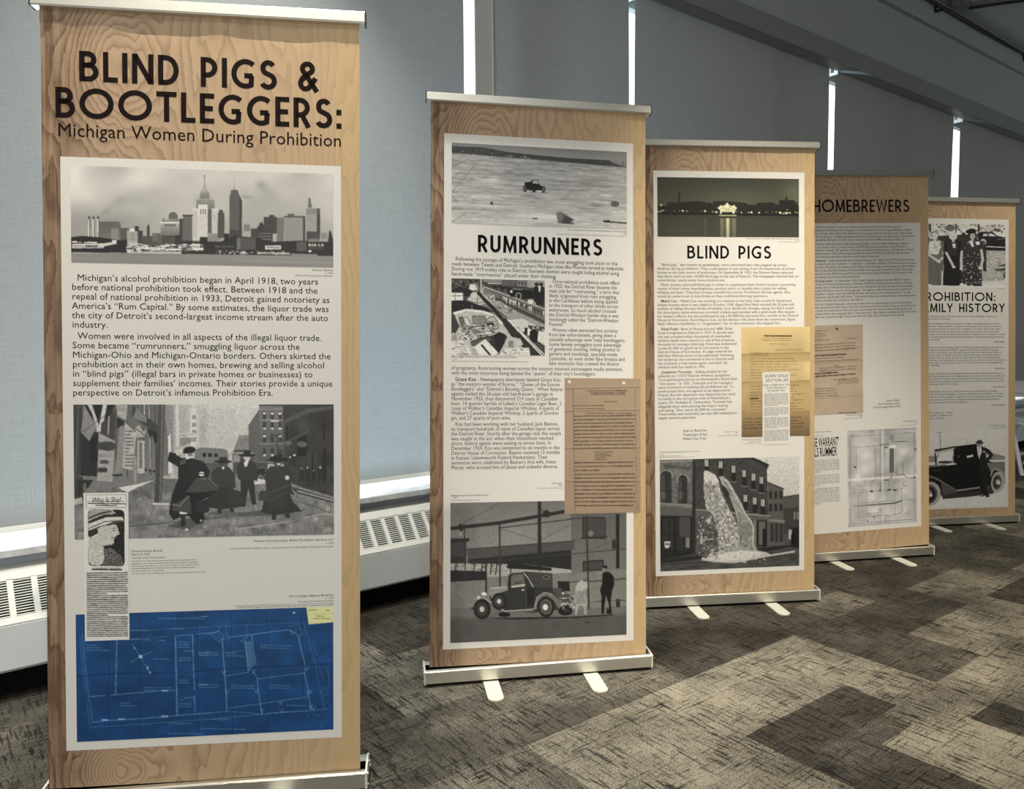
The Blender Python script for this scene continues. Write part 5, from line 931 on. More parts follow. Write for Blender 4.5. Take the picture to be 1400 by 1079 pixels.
def stroke(mb, pts, w, f):            # one pen stroke as a flat ribbon with mitred corners
    P = [Vector(p) for p in pts]; P = P[:1]+[q for a, q in zip(P, P[1:]) if (q-a).length > 1e-5]; n = len(P); closed = (P[0]-P[-1]).length < 1e-6; L, R = [], []
    for i in range(n):
        a = P[i-1] if i else (P[-2] if closed else None); b = P[i+1] if i < n-1 else (P[1] if closed else None)
        d0 = (P[i]-a).normalized() if a is not None else None; d1 = (b-P[i]).normalized() if b is not None else None
        d0 = d0 or d1; d1 = d1 or d0; m = Vector((-d0.y, d0.x))+Vector((-d1.y, d1.x)); m = m.normalized() if m.length > .05 else Vector((-d0.y, d0.x))
        k = w/2/max(m.dot(Vector((-d0.y, d0.x))), .45); L.append(P[i]+m*k); R.append(P[i]-m*k)
    o = len(mb.v); mb.v += [f(p) for p in L]+[f(p) for p in R]; mb.f += [(o+i, o+i+1, o+n+i+1, o+n+i) for i in range(n-1)]
HU = .425
def headline(mb, text, u0, u1, v, cap, t=.18, gap=.135, y=-.0008, narrow=1., lean=0.):
    G = glyphs(t); x = 0; run = []
    for ch in text: run.append((ch, x)); x += G[ch][0]+gap
    tot = x-gap; k = (u1-u0)/tot
    for ch, x in run:
        for s in G[ch][1]: stroke(mb, [((x+p[0])*k/cap, p[1]) for p in s], t, lambda p: (u0-HU+p[0]*cap+lean*p[1]*cap, y, v+p[1]*cap))
_tc = bpy.data.curves.new('type_tool', 'FONT'); _to = bpy.data.objects.new('type_tool', _tc); C.objects.link(_to); _tc.resolution_u = 2
_cache = {}
def type_mesh(text, bold):
    if (text, bold) not in _cache:
        _tc.body = text; _tc.offset = .014 if bold else .0; bpy.context.view_layer.update()
        me = _to.evaluated_get(bpy.context.evaluated_depsgraph_get()).to_mesh(); n = len(me.vertices)
        co = np.empty(n*3); me.vertices.foreach_get('co', co); co = co.reshape(-1, 3)
        _cache[(text, bold)] = (co[:, :2].copy(), [tuple(p.vertices) for p in me.polygons]); _to.to_mesh_clear()
    return _cache[(text, bold)]
XF = .92
def type_line(mb, text, u0, u1, v, em, y=-.0008, bold=None, align='L', slant=0.):
    # one line of print from u0 (to u1 when its end is known), baseline v; bold is a leading run in bold
    parts = [(bold, True)] if bold else []; parts.append((text, False)); x = 0; run = []
    for s, b in parts:
        co, fs = type_mesh(s, b)
        if not len(co): continue
        run.append((co, fs, x)); x += co[:, 0].max()+(.32 if b else 0)
    k = (u1-u0)/x if u1 is not None else em*XF
    if align == 'R': u0 = u0-x*k
    if align == 'C': u0 = u0-x*k/2
    for co, fs, dx in run: mb.add([(u0-HU+(a[0]+dx+slant*a[1])*k, y, v+a[1]*em) for a in co], fs)
def type_block(mb, lines, u0, v0, v1, em, indent=.018, bold=None, **kw):
    n = len(lines)
    for i, (s, u1) in enumerate(lines):
        v = v0+(v1-v0)*i/max(n-1, 1); type_line(mb, s, u0+(indent if i == 0 else 0), u1, v, em, bold=bold if i == 0 else None, **kw)

# ---------------------------------------------------------------- banners
SH = 2.142
def flat(name, u0, v0, u1, v1, y, mat, parent):
    return MB().add([(u0-HU, y, v0), (u1-HU, y, v0), (u1-HU, y, v1), (u0-HU, y, v1)], [(0, 1, 2, 3)]).build(name, mat, parent)
def picture(name, a, u0, v0, u1, v1, white, parent, y=-.0012, label=None):
    h, w = a.shape[:2]; xs = np.linspace(u0-HU, u1-HU, w); zs = np.linspace(v1, v0, h)
    co = np.zeros((h, w, 3), np.float32); co[..., 0] = xs[None]; co[..., 1] = y; co[..., 2] = zs[:, None]
    j, i = np.mgrid[0:h-1, 0:w-1]; q = (j*w+i).ravel(); f = np.stack([q, q+w, q+w+1, q+1], 1).astype(np.int32)
    me = bpy.data.meshes.new(name); me.vertices.add(h*w); me.vertices.foreach_set('co', co.ravel()); me.loops.add(f.size); me.loops.foreach_set('vertex_index', f.ravel())
    me.polygons.add(len(f)); me.polygons.foreach_set('loop_start', np.arange(0, f.size, 4, dtype=np.int32)); me.update(calc_edges=True)
    c = a/255.; c = np.where(c <= .04045, c/12.92, ((c+.055)/1.055)**2.4); c = np.clip(c/np.array([lin(k) for k in white])*np.array([.80, .78, .725]), .006, .84)
    col = np.ones((h*w, 4), np.float32); col[:, :3] = c.reshape(-1, 3)
    at = me.color_attributes.new('ink', 'FLOAT_COLOR', 'POINT'); at.data.foreach_set('color', col.ravel()); me.materials.append(M['print'])
    o = bpy.data.objects.new(name, me); C.objects.link(o); o.parent = parent
    if label: o['label'] = label
    return o
def banner(bx, by, psi, th, rho, label, wave=0.):
    r = empty('roll_up_banner', (bx, by, 0), math.radians(psi)); tag(r, label, 'banner', 'roll-up banners of the exhibition')
    Mt = Matrix.Translation((0, 0, .0593)) @ Matrix.Rotation(-math.radians(th), 4, 'X') @ Matrix.Rotation(math.radians(rho), 4, 'Y')
    # sheet, waved under the top rail to ripple the rail's cast shadow
    v, f, NU, NV = [], [], 34, 60; zs = list(np.linspace(0, 2.0, 21))+list(np.linspace(2.0, SH, NV-19))[1:]; NV = len(zs)-1
    for z in zs:
        e = math.exp(-((z-2.115)/.030)**2)*wave
        for i in range(NU+1):
            x = -.425+.85*i/NU; v.append((x, -e*(max(0, -.12-x)**1.5*7+.42*math.sin(x*19+.6)+.2*math.sin(x*43)), z))
    f = [(j*(NU+1)+i, j*(NU+1)+i+1, (j+1)*(NU+1)+i+1, (j+1)*(NU+1)+i) for j in range(NV) for i in range(NU)]
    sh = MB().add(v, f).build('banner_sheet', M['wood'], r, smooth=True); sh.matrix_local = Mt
    rail = MB().prism([(-.022, -.002), (-.024, .002), (-.024, .027), (-.020, .031), (.008, .031), (.010, .027), (.010, -.002)], -.441, .441).build('top_rail', M['aluminium'], r, bevel=.001)
    rail.matrix_local = Mt @ Matrix.Translation((0, 0, SH))
    for s in (-1, 1): MB().box(min(s*.441, s*.4445), -.0255, -.004, max(s*.441, s*.4445), .012, .033).build('end_cap', M['cap'], rail, bevel=.001)
    prof = [(-.0225, .013), (-.0225, .058), (-.019, .061), (-.004, .061), (-.004, .030), (.030, .030), (.030, .066), (.055, .066), (.080, .060), (.098, .046), (.104, .028), (.104, .013)]
    ba = MB().prism(prof, -.440, .440).build('base_cassette', M['aluminium'], r, bevel=.0012)
    MB().box(-.4395, -.0038, .0302, .4395, .0298, .033).box(-.4395, -.0039, .033, .4395, -.0030, .0606).box(-.4395, .0285, .033, .4395, .0299, .0655).build('slot_shade_lining', M['gap_shade'], ba)  # black faces paint the shade inside the cassette opening
    MB().box(-.43, -.016, .006, .43, .095, .0135).build('underside', M['gap_shade'], ba)  # black slab paints the shade in the gap under the cassette
    cap = [(-.0235, .010), (-.0235, .0605), (-.019, .063), (.055, .069), (.082, .063), (.101, .048), (.107, .028), (.107, .010)]
    for s in (-1, 1):
        MB().prism(cap, min(s*.440, s*.446), max(s*.440, s*.446)).build('end_cap', M['foot_metal'], ba, bevel=.001)
        for y, z in ((-.012, .02), (-.012, .052), (.05, .055), (.09, .02)): MB().tube([(s*.446, y, z), (s*.449, y, z)], .003, 8).build('bolt', M['foot_metal'], ba)
    for x in (-.195, .195):                                        # swivel feet, rounded at the front
        o = [(x-.029, .10), (x-.029, -.155)]+[(x-.029*math.cos(math.radians(t)), -.155-.026*math.sin(math.radians(t))) for t in range(15, 180, 15)]+[(x+.029, -.155), (x+.029, .10)]
        k = len(o); MB().add([(a, b, .0005) for a, b in o]+[(a, b, .0065) for a, b in o], [tuple(range(k)), tuple(range(k, 2*k))]+[(i, (i+1) % k, k+(i+1) % k, k+i) for i in range(k)]).build('foot', M['foot_metal'], r, bevel=.0008)
    po = MB().tube([(0, .045, -.03), (0, .045, 1.0), (0, .035, SH-.02), (0, .012, SH+.012)], .011, 12).build('support_pole', M['pole'], r, smooth=True); po.matrix_local = Mt
    return r, sh
def ink(sh, name, fill, mat='ink', label=None):
    m = MB(); fill(m); me = bpy.data.meshes.new(name); me.from_pydata(m.v, [], m.f); me.materials.append(M[mat]); o = bpy.data.objects.new(name, me); C.objects.link(o); o.parent = sh
    if label: o['label'] = label
    return o
def caption(sh, u, align, *rows):      # small credit lines beside a picture: (text, width, baseline)
    def fill(m):
        for s, w, v in rows:
            a = u-w if align == 'R' else u; type_line(m, s, a, a+w, v, min(.0125, w/(.60*len(s))*1.25))
    ink(sh, 'caption_text', fill)

# white of the paper in each scan, so that ink values come out relative to it
W1T, W1M, W1B, W2, W3, W4, W5 = (206, 200, 184), (203, 196, 182), (197, 189, 176), (204, 197, 184), (228, 220, 202), (184, 176, 158), (152, 148, 140)
# first banner: the title banner
r, sh = banner(-.871, 2.1371, 6.8347, 2.666, .9744, 'tall wood-grain banner headed BLIND PIGS & BOOTLEGGERS, nearest on the left', .0075)
flat('printed_panel', .047, .104, .798, 1.744, -.0004, M['paper'], sh)
ink(sh, 'headline', lambda m: (headline(m, 'BLIND PIGS &', .098, .735, 1.950, .082, .17), headline(m, 'BOOTLEGGERS:', .036, .801, 1.849, .083, .17)), 'brown_ink')
ink(sh, 'subtitle', lambda m: type_line(m, 'Michigan Women During Prohibition', .039, .798, 1.799, .052), 'brown_ink')
A1 = lambda x: .073+(x-269)*.000733
def b1(m):
    L = ['Michigan’s alcohol prohibition began in April 1918, two years', 'before national prohibition took effect. Between 1918 and the', 'repeal of national prohibition in 1933, Detroit gained notoriety as', 'America’s “Rum Capital.” By some estimates, the liquor trade was', 'the city of Detroit’s second-largest income stream after the auto', 'industry.']
    type_block(m, list(zip(L, map(A1, (1170, 1168, 1213, 1210, 1208, 395)))), .073, 1.4075, 1.279, .0255, .014)
    L = ['Women were involved in all aspects of the illegal liquor trade.', 'Some became “rumrunners,” smuggling liquor across the', 'Michigan-Ohio and Michigan-Ontario borders. Others skirted the', 'prohibition act in their own homes, brewing and selling alcohol', 'in “blind pigs” (illegal bars in private homes or businesses) to', 'supplement their families’ incomes. Their stories provide a unique', 'perspective on Detroit’s infamous Prohibition Era.']
    type_block(m, list(zip(L, map(A1, (1182, 1100, 1217, 1192, 1148, 1224, 998)))), .073, 1.248, 1.092, .0255, .014)
ink(sh, 'body_text', b1)
WSU = 'Courtesy of Walter P. Reuther Library, Archives of Labor and Urban Affairs, Wayne State University'
caption(sh, .775, 'R', ('Detroit Skyline', .058, 1.4465), ('c. 1930', .022, 1.4385), ('Detroit Historical Society Collection', .104, 1.431))
caption(sh, .775, 'R', ('Women Carrying Liquor Before Prohibition Became Law', .222, .6765), ('c. 1918', .022, .667), (WSU, .288, .657))
caption(sh, .223, 'L', ('Detroit News Article', .083, .655), ('March 4, 1924', .049, .646), ('Courtesy of the Detroit News', .09, .637),
    ('On February 18, 1924, Customs patrolmen described as “fashionably dressed”', .176, .6285), ('engaged in a river side automobile chase with federal agents, speeding at', .180, .6215), ('five an hour on East Jefferson in the search. During the chase evaded with the', .182, .6145), ('women backing from the “Queen” before officers stopped it with a', .172, .6075), ('four men linked them in possession.', .088, .6005), ('The case’s parties were ultimately unproven, but the agents suspended that she or later.', .200, .5935))
caption(sh, .775, 'R', ('355 Coolidge Highway Blueprint', .126, .516), ('c. 1931', .022, .508), ('Courtesy of the National Archives', .100, .5005), ('A blueprint found during the 1931 raid of a blind pig shows a plan from the cellar to the liquor used for the gang', .276, .494), ('hidden by federal agents that had violated state liquor law at the door. The yellow note reads.', .268, .4885))
picture('printed_photograph', pic_skyline(), .073, 1.457, .776, 1.721, W1T, sh, label='wide grey photograph of a city skyline over water')
picture('printed_photograph', pic_street(), .0745, .694, .7765, 1.067, W1M, sh, label='grey photograph of people in long dark coats crossing a windy street')
picture('printed_blueprint', pic_blueprint(), .075, .128, .774, .485, W1B, sh, label='blue building plan with white lines and a yellow note')
ink(sh, 'news_clipping', lambda m: m.add([(.099-HU, -.0016, .410), (.2165-HU, -.0016, .410), (.2165-HU, -.0016, .8225), (.099-HU, -.0016, .8225)], [(0, 1, 2, 3)]), 'paper')
picture('clipping_print', pic_clipping(), .0995, .4105, .216, .822, W1M, sh, -.002, 'narrow newspaper clipping with a profile portrait in a striped hat')
ink(sh, 'clipping_heading', lambda m: (type_line(m, 'Who Is She?', .120, .196, .796, .021, -.0026, slant=.2), type_line(m, 'KATHERINE DOUGAL', .119, .196, .608, .010, -.0026, slant=.2)), 'ink')

# second banner: RUMRUNNERS
r, sh = banner(.1008, 2.9332, 9.2314, 4.8167, 1.2753, 'wood-grain banner headed RUMRUNNERS, second from the left', .002)
flat('printed_panel', .051, .064, .799, 2.025, -.0004, M['paper'], sh)
ink(sh, 'headline', lambda m: headline(m, 'RUMRUNNERS', .181, .673, 1.575, .066, .175))
A2 = lambda x: .08+(x-82)*.000595
def b2(m):
    B = lambda L, R, u, a, b, ind=.015, bold=None: type_block(m, list(zip(L, map(A2, R))), u, a, b, .0208, ind, bold)
    B(['Following the passage of Michigan’s prohibition law, most smuggling took place on the', 'roads between Toledo and Detroit. Southern Michigan cities like Monroe served as midpoints.', 'During one 1919 trolley ride to Detroit, fourteen women were caught hiding alcohol using', 'hand-made “contrivances” placed under their clothing.'], (1182, 1227, 1193, 768), .08, 1.5395, 1.482)
    B(['Once national prohibition took effect', 'in 1920, the Detroit River became the', 'main site for “rumrunning,” a term that', 'likely originated from rum smuggling', 'in the Caribbean before being applied', 'to the transport of other drinks across', 'waterways. So much alcohol crossed', 'the Detroit-Windsor border that it was', 'mockingly called the “Detroit-Windsor', 'Funnel.”'], (1197, 1177, 1195, 1174, 1183, 1186, 1172, 1188, 1190, 828), .459, 1.463, 1.296, .013)
    B(['Women often attracted less scrutiny', 'from law enforcement, giving them a', 'valuable advantage over male bootleggers.', 'Some female smugglers took advantage', 'of gendered clothing, hiding alcohol in', 'garters and stockings, specially-made', 'camisoles, or even under fake breasts and', 'fake stomachs that created the illusion'], (1184, 1173, 1235, 1207, 1196, 1180, 1230, 1192), .459, 1.274, 1.144, .013)
    B(['of pregnancy. Rumrunning women across the country received extravagant media attention,', 'with the most notorious being labeled the “queen” of their city’s bootleggers.'], (1217, 1035), .08, 1.123, 1.104, 0)
    B(['- Newspapers alternately labeled Grace Kiss', 'as “the mystery woman of Ecorse,” “Queen of the Ecorse', 'Bootleggers” and “Detroit’s Bootleg Queen.” When federal', 'agents raided the 26-year-old hairdresser’s garage in', 'November 1923, they discovered 214 cases of Canadian', 'beer, 14 quarter barrels of Labatt’s Canadian Lager Beer, 2', 'cases of Walker’s Canadian Imperial Whiskey, 4 quarts of', 'Walker’s Canadian Imperial Whiskey, 2 quarts of Gordon', 'gin, and 27 quarts of port wine.'], (797, 790, 808, 744, 777, 802, 787, 781, 468), .08, 1.080, .9325, .015, 'Grace Kiss')
    B(['Kiss had been working with her husband, Jack Beaton,', 'to transport hundreds of cases of Canadian liquor across', 'the Detroit River. Shortly after the garage raid, the couple', 'was caught in the act: when their motorboat reached', 'shore, federal agents were waiting to arrest them. In', 'December 1924, Kiss was sentenced to six months in the', 'Detroit House of Correction. Beaton received 13 months', 'in Kansas’ Leavenworth Federal Penitentiary. Their', 'sentences were celebrated by Beaton’s first wife, Irene', 'Moran, who accused him of abuse and unlawful divorce.'], (780, 790, 800, 748, 732, 788, 790, 710, 763, 778), .08, .909, .744, .015)
ink(sh, 'body_text', b2)
caption(sh, .774, 'R', ('Rumrunning Across the Frozen Detroit River in an Automobile', .240, 1.671), ('c. 1920', .022, 1.662), (WSU, .285, 1.6535))
caption(sh, .08, 'L', ('Beer Lugger Seized at Mouth of Detroit River by Coast Guard', .250, 1.170), ('c. 1930', .022, 1.161), (WSU, .298, 1.1535))
caption(sh, .512, 'R', ('Indictment', .043, .683), ('1924', .018, .674), ('Courtesy of the National Archives', .100, .665))
caption(sh, .08, 'L', ('Baggage Inspection at Bates Street', .143, .642), ('c. 1930', .022, .6325), ('Detroit Historical Society Collection', .110, .6245))
picture('printed_photograph', pic_river(), .080, 1.684, .773, 1.990, W2, sh, label='grey photograph of an old open car on a frozen river')
picture('printed_photograph', pic_boat(), .080, 1.180, .4425, 1.471, W2, sh, label='grey photograph of a boat loaded with cases beside a canal wall')
picture('printed_photograph', pic_inspection(), .078, .088, .770, .617, W2, sh, label='dark grey photograph of a parked motor car and two people')
picture('printed_document', pic_document(0), .521, .566, .8275, 1.0935, W2, sh, -.0016, 'brown typed document with two punched holes')

# third banner: BLIND PIGS
r, sh = banner(1.0581, 3.7271, 6.1894, 2.1712, -.0644, 'wood-grain banner headed BLIND PIGS only, with the night river photograph', .002)
flat('printed_panel', .050, .096, .798, 2.030, -.0004, M['paper'], sh)
ink(sh, 'headline', lambda m: headline(m, 'BLIND PIGS', .213, .630, 1.616, .0615, .165))
A3 = lambda x: .066+(x-107)*.000675
A4 = lambda x: .067+(x-100)*.000744
def b3(m):
    B = lambda L, R, u, a, b, f, bold=None, ind=.017: type_block(m, list(zip(L, map(f, R))), u, a, b, .0182, ind, bold)
    B(['“Blind pigs,” also known as speakeasies, were unlicensed bars that popped up across', 'America during prohibition. They could appear in any setting, from the basements of private', 'homes to the back rooms of businesses. On September 8, 1923, the Detroit News reported', 'that there were at least 10,000 blind pigs in the city of Detroit. The newspaper claimed that on', 'some blocks, nearly every house hosted one.'], (1057, 1122, 1105, 1147, 600), .066, 1.581, 1.508, A3)
    B(['Many women operated blind pigs in order to supplement their family’s income, converting', 'rooms of their home, boardinghouse, grocery store, or laundry into a space for selling', 'whiskey and beer. They had to keep a careful eye out for Prohibition Bureau agents, who', 'would go undercover to buy drinks so they could bust blind pig operators.'], (1124, 1057, 1085, 918), .066, 1.4865, 1.432, A3)
    B(['- Mabel Cox was working as a waitress at the Italia Cafe on John R. Street and', 'Adams Avenue when it was raided in October 1924. Agent Roy Nash accused the 25-year-old', 'mother of selling him two drinks of whiskey. Cox denied the charges, saying she didn’t match', 'the description some witnesses provided: a black-eyed woman with a gold tooth. But despite', 'her lawyer’s efforts, she was sentenced to pay a $1,000 fine and serve four months in the Detroit', 'House of Correction. According to Cox, on the elevator ride down from the courtroom, Agent', 'Nash offered a handshake to “congratulate” her on the conviction. She slapped him.'], (992, 1010, 1012, 1016, 1042, 1022, 918), .066, 1.409, 1.301, A4, 'Mabel Cox')
    B(['- Born in Russia around 1880, Ethel', 'Freid immigrated to Detroit in 1915. A decade later', 'she was arrested when thousands of counterfeit', 'whiskey labels were seized in a raid of her property.', 'Accused of running a blind pig, Freid was sentenced', 'to pay $1,000 or spend up to one month in the', 'Detroit House of Correction. A judge ordered her', '665 East Warren home to be padlocked. Following', 'her sentence, she continued to live in Detroit with', 'her husband, a real-estate agent, and their six', 'children until her death in 1941.'], (593, 607, 585, 612, 622, 570, 595, 606, 606, 560, 415), .067, 1.276, 1.0945, A4, 'Ethel Freid')
    B(['- Selling alcohol in her', 'cabaret on 11313 Charest Avenue, Josephine', 'Tomczyk became known as Hamtramck’s North End', '“vice queen.” In 1931, Tomczyk and her managers', 'were convicted of violating the prohibition act. To', 'avoid prison time, she agreed to be deported to', 'Poland. But her departure was delayed by her need', 'to testify in the corruption trial of Hamtramck’s', 'mayor, Dr. Rudolph G. Tenerowicz. Tomczyk had', 'allegedly been seen passing the mayor money', 'and saying, “Doc, here’s $1,000 for a present.”', 'Tenerowicz was convicted, yet was still reelected as', 'mayor several years later.'], (560, 578, 622, 597, 602, 580, 612, 577, 588, 566, 560, 622, 355), .067, 1.071, .852, A4, 'Josephine Tomczyk')
    for i, s in enumerate(['Scan to Read the', 'Transcript of the', 'Mabel Cox Trial']): type_line(m, s, .188, .306-(.006 if i > 1 else 0), .789-.0195*i, .0182)
ink(sh, 'body_text', b3)
caption(sh, .770, 'R', ('Cruise Steamer at Dock Exhibition, Night, Hiding Across the Detroit River', .266, 1.709), ('c. 1929', .022, 1.702), ('Detroit Historical Society Collection', .106, 1.695))
caption(sh, .462, 'R', ('Indictment of Tomczyk', .066, .783), ('1931', .016, .774), ('Courtesy of the National Archives', .100, .765))
caption(sh, .577, 'R', ('Detroit Free Press Article', .095, .742), ('December 24, 1936', .060, .733), ('Courtesy of the Detroit Free Press', .085, .724))
caption(sh, .07, 'L', ('Confiscated Alcohol Being Dumped Out of a Window', .200, .691), ('c. 1929', .022, .680), ('Courtesy of Walter P. Reuther Library,', .110, .673), ('Archives of Labor and Urban Affairs, Wayne State University', .175, .666))
picture('printed_photograph', pic_night(), .069, 1.719, .770, 1.999, W3, sh, label='dark greenish photograph of a lit landing stage across a river at night')
picture('printed_photograph', pic_windows_building(), .073, .119, .772, .657, W3, sh, label='grey photograph of liquid pouring from upper windows of a brick building')
picture('printed_document', pic_document(1), .480, .757, .8265, 1.288, W3, sh, -.0016, 'yellowed official document')
flat('news_clipping', .585, .719, .7235, 1.070, -.0022, M['paper'], sh)
def k3(m):
    Y = -.0026
    for i, s in enumerate(['QUEEN’ EXILES', 'SELF FOR LIFE']): type_line(m, s, .594+.006*i, .714, 1.045-.0215*i, .020, Y, slant=.25)
    for i, s in enumerate(['Victim of Nightmares, Vice', 'Probe Dependent in', 'Serving Her Time']): type_line(m, s, .654, None, 1.004-.0135*i, .0135, Y, align='C', bold=None)
    rr = random.Random(8); wd = 'woman deported prison liquor officers court agreed sail today her vice mayor ordered federal state police raid held trial jury left city'.split()
    for i in range(34):
        if i in (9, 16, 25): continue
        type_line(m, ' '.join(rr.choice(wd) for _ in range(4)), .594, .714-(.05 if i in (8, 15, 24) else 0), .962-.0068*i, .0078, Y)
ink(sh, 'clipping_text', k3)

# fourth banner: HOMEBREWERS
r, sh = banner(2.0383, 4.4708, 10.0382, 1.2387, -1.2126, 'dimmer wood-grain banner headed HOMEBREWERS, between the BLIND PIGS and family history banners', .001)
flat('printed_panel', .050, .113, .798, 1.880, -.0004, M['paper'], sh)
ink(sh, 'headline', lambda m: headline(m, 'HOMEBREWERS', .128, .728, 1.942, .070, .15), 'brown_ink')
A5 = lambda x: .137+(x-80)*.000527
def b4(m):
    B = lambda L, R, a, b, bold=None, ind=.017: type_block(m, list(zip(L, map(A5, R))), .075, a, b, .0180, ind, bold)
    B(['Along with the massive amount of alcohol crossing the Detroit-Windsor border,', 'homebrewing and distilling were rampant in and around Detroit during prohibition. Raids', 'of suspects’ homes often led to the discovery of a copper stills on the property. After these', 'raids, all the brewing or distilling equipment would be melted down or destroyed, and all of the', 'product would be dumped into the sewer next to the Post Office building in Detroit.'], (1110, 1220, 1240, 1262, 1145), 1.853, 1.781)
    B(['Some women manufactured small amounts of liquor to sell in their blind pigs. Others', 'operated on a larger scale: Connie Green of 9294 Beechmond Avenue was arrested in', 'August 1926 for making 100 gallons of whiskey distillate and possessing 120 barrels of mash.', 'Homebrewing cases could create legal headaches when Prohibition Bureau agents were', 'accused of raiding properties without a valid search warrant.'], (1190, 1170, 1255, 1210, 835), 1.758, 1.687)
    B(['- Stella Kaminski was arrested January 15, 1926 at the 9274 Charest Street', 'home she shared with her husband — a laborer — and three children. The Detroit police found', 'a 30 gallon still, 43 gallons of whiskey, and 200 barrels of mash on the property. Her children', 'were taken to the Juvenile Detention Home while her case was reviewed. In April, Kaminski', 'was sentenced to pay $200 and spend four months in the Detroit House of Correction. Her', 'home was declared permanently padlocked.'], (1260, 1278, 1278, 1245, 1243, 600), 1.665, 1.573, 'Stella Kaminski')
    B(['- In September 1925, federal agents staked out the 8842 Trazzeno', 'Avenue home of Victoria Kasprowicz, a 54-year-old Polish immigrant and mother of three.', 'From outside, they smelled alcohol and saw men rolling barrels into the yard. Automobiles', 'were spotted driving in and out of the garage. The agents raided the basement and found', 'eight 100-gallon copper vats, six half-full barrels, and many more empty barrels. At the', 'raid, Kasprowicz reportedly told them, “You cannot take my husband down. Everything bears', 'only my name, and he has nothing to do with it.”'], (1215, 1233, 1240, 1225, 1213, 1283, 655), 1.551, 1.442, 'Victoria Kasprowicz')
    B(['Victoria, her husband Joseph, and three other men on the property were all arrested.', 'Joseph was sentenced to 363 days in the Detroit House of Correction; Victoria received only', '30 days, under the assumption that she was coerced by her husband into breaking the law.', 'They appealed their case, arguing that a “nose warrant” (the agents smelling alcohol from the', 'street) was not a good enough reason for the raid. Still, the conviction was upheld.'], (1240, 1268, 1240, 1278, 1140), 1.420, 1.349)
    for i, s in enumerate(['Scan to Read', 'the Transcript of the', 'Victoria Kasprowicz Trial']): type_line(m, s, .660, None, .857-.018*i, .0180, align='R')
ink(sh, 'body_text', b4)
caption(sh, .420, 'R', ('Warrant Document', .100, .786), ('1925', .018, .777), ('Courtesy of the National Archives', .120, .768))
caption(sh, .770, 'R', ('Still Diagram', .090, .733), ('c. 1925', .022, .722), ('Courtesy of the National Archives', .115, .711))
caption(sh, .075, 'L', ('Detroit Free Press Article', .150, .698), ('1926', .018, .687), ('Courtesy of the Free Press', .100, .676))
picture('printed_document', pic_document(2), .090, .799, .426, 1.307, W4, sh, -.0016, 'grey-brown form with signatures')
picture('printed_drawing', pic_drawing(), .325, .140, .768, .698, W4, sh, -.0012, 'grey technical drawing of a still')
def k4(m):
    for s, a, c, v in (("‘NOSE WARRANT’", .068, .279, .617), ('NAILS RUMMER', .072, .268, .561)): type_line(m, '', a, c, v, .073, bold=s)
    rr = random.Random(5); wd = 'alcohol agents smelled home raid street barrels mash court judge federal liquor Victoria trial sentenced days House of the was in and'.split()
    for i in range(24):
        if i in (7, 14): continue
        type_line(m, ' '.join(rr.choice(wd) for _ in range(5)), .075, .272-(.12 if i in (6, 13, 23) else 0), .534-.0108*i, .0115, bold=None)
ink(sh, 'clipping_text', k4)

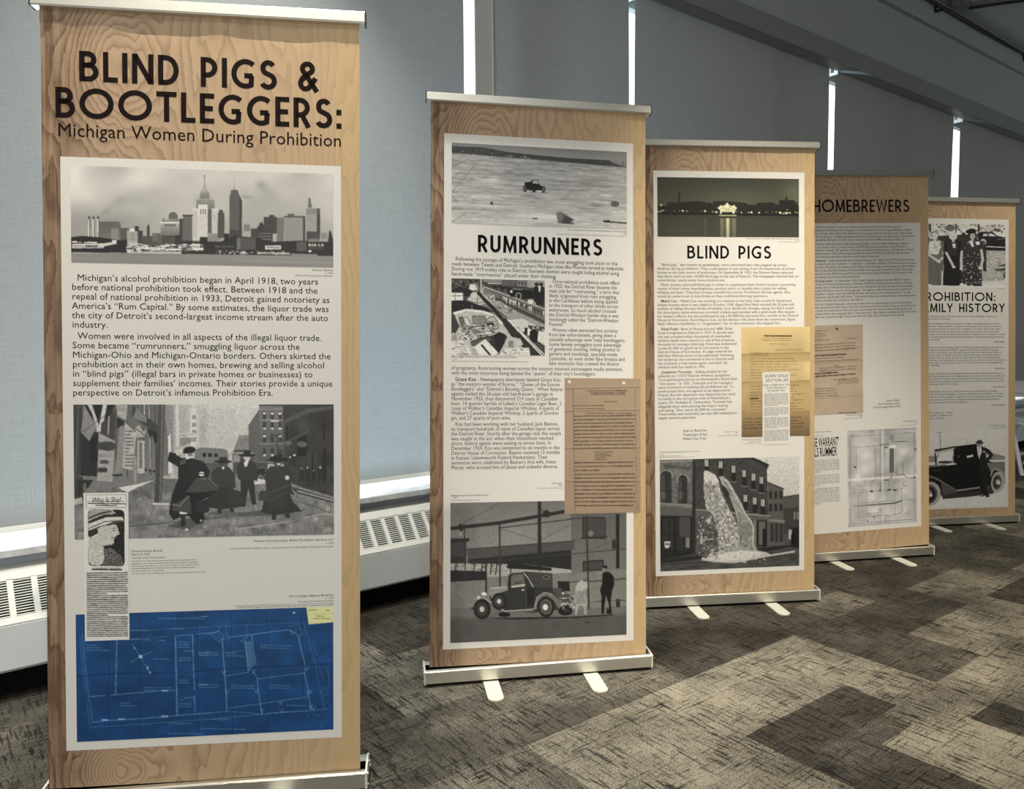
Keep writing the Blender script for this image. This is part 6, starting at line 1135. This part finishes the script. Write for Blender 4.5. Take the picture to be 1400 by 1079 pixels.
# fifth banner: PROHIBITION: FAMILY HISTORY
r, sh = banner(3.0529, 5.285, 7.4011, 3.1786, .3064, 'wood-grain banner headed PROHIBITION: FAMILY HISTORY, farthest at the right edge', .001)
flat('printed_panel', .050, .054, .798, 2.032, -.0004, M['paper'], sh)
ink(sh, 'headline', lambda m: (headline(m, 'PROHIBITION:', .135, .699, 1.473, .0595, .165), headline(m, 'FAMILY HISTORY', .118, .768, 1.397, .0595, .165)))
A6 = lambda x: .195+(x-75)*.000502
A7 = lambda x: .194+(x-75)*.000554
def b5(m):
    B = lambda L, R, a, b, f: type_block(m, list(zip(L, map(f, R))), .075, a, b, .0165, 0)
    B(['Prohibition is an important part of family histories all across Michigan. Here are a', 'few memories from the community.'], (1110, 410), 1.364, 1.346, A6)
    B(['My grandmother Anna Nalewka Pilotto operated an illegal moonshine business on the', 'family farm during that year. Nalewka gained a reputation for fine-quality drink. She was arrested for', 'making liquor, including grandma, the first of her daughter’s business. Back then, years', 'they still ran with Dutch, and they worked as the transporters between. In a few words,', 'the history of the value and the barrels behind the operation happened across Canada in a small', 'town. It was only as a family decision. But large troubles became a remembrance gone unknown', 'to all of the world.'], (1130, 1170, 1155, 1135, 1220, 1205, 255), 1.314, 1.205, A6)
    B(['My grandmother told me her first wedding night in 1929 my grandpa came home with his own', 'liquor he called vinegar and felt like whiskey. I guess he did this in number of weeks.', 'When asked he said it isn’t wine, but she didn’t figure this out until several days in.', 'She never really knew that he would tell how he hurried to get it into shipments as', 'the family enthusiast, but he never drank it, both sold it. My honest grandma', 'would have let him later, but eventually it seemed clear to him that he wasn’t selling the', 'whiskey. It was really quite convenient for the town. This was a way for my grandparents', 'to pay for the family.'], (1205, 1130, 1170, 1160, 1140, 1230, 1185, 255), 1.152, 1.030, A6)
    B(['My great uncle Lupano played music somewhere inside around the Black Hand when he', 'drank with the leaf of port because of his neighborhood conversion as a young seaman had', 'told him and another quarter to make money at the table for helping to clean the warehouse', 'where every jazz was a cool beauty for a nice life. There never were those who sat so quiet,', 'even if it was running down the street.'], (1085, 1115, 1095, 1105, 490), .974, .903, A7)
    B(['My grandfather, a high roader, was born in 1907 and raised on the family farm in Dublin,', 'Ohio. It was granted to Detroit, Michigan, in the late 1920s during Prohibition. It could', 'only be used for customers, who invested a container of their homemade liquor; the problem', 'with it: people would send a barrel to learn of illegal and bribed with special stockings in', 'Michigan for capturing the liquidation during Prohibition.'], (1015, 1080, 1095, 1050, 625), .852, .778, A7)
    for v, s in ((1.188, '- Rose Abner'), (1.006, '- Elaine Rose'), (.880, '- Lucas Marconi'), (.754, '- Nicholas Walsh')): type_line(m, s, .772, None, v, .0175, align='R')
    B(['Scan this QR code to read', 'additional stories online or', 'to send your own!'], (402, 412, 288), .708, .670, A7)
ink(sh, 'body_text', b5)
caption(sh, .773, 'R', ('Grandmothers with Friends', .140, 1.572), ('Courtesy of the family', .060, 1.557))
caption(sh, .772, 'R', ('Grandfather with Ford', .120, .616), ('1930', .018, .607), ('Courtesy of the family', .090, .599))
picture('printed_photograph', pic_family(), .078, 1.562, .773, 1.998, (172, 167, 158), sh, label='old photograph of three women in long dresses before parked cars')
picture('printed_photograph', pic_sedan(), .078, .066, .772, .590, W5, sh, label='old photograph of a man in a hat leaning on a black car')
C.objects.unlink(_to); bpy.data.objects.remove(_to); bpy.data.curves.remove(_tc)
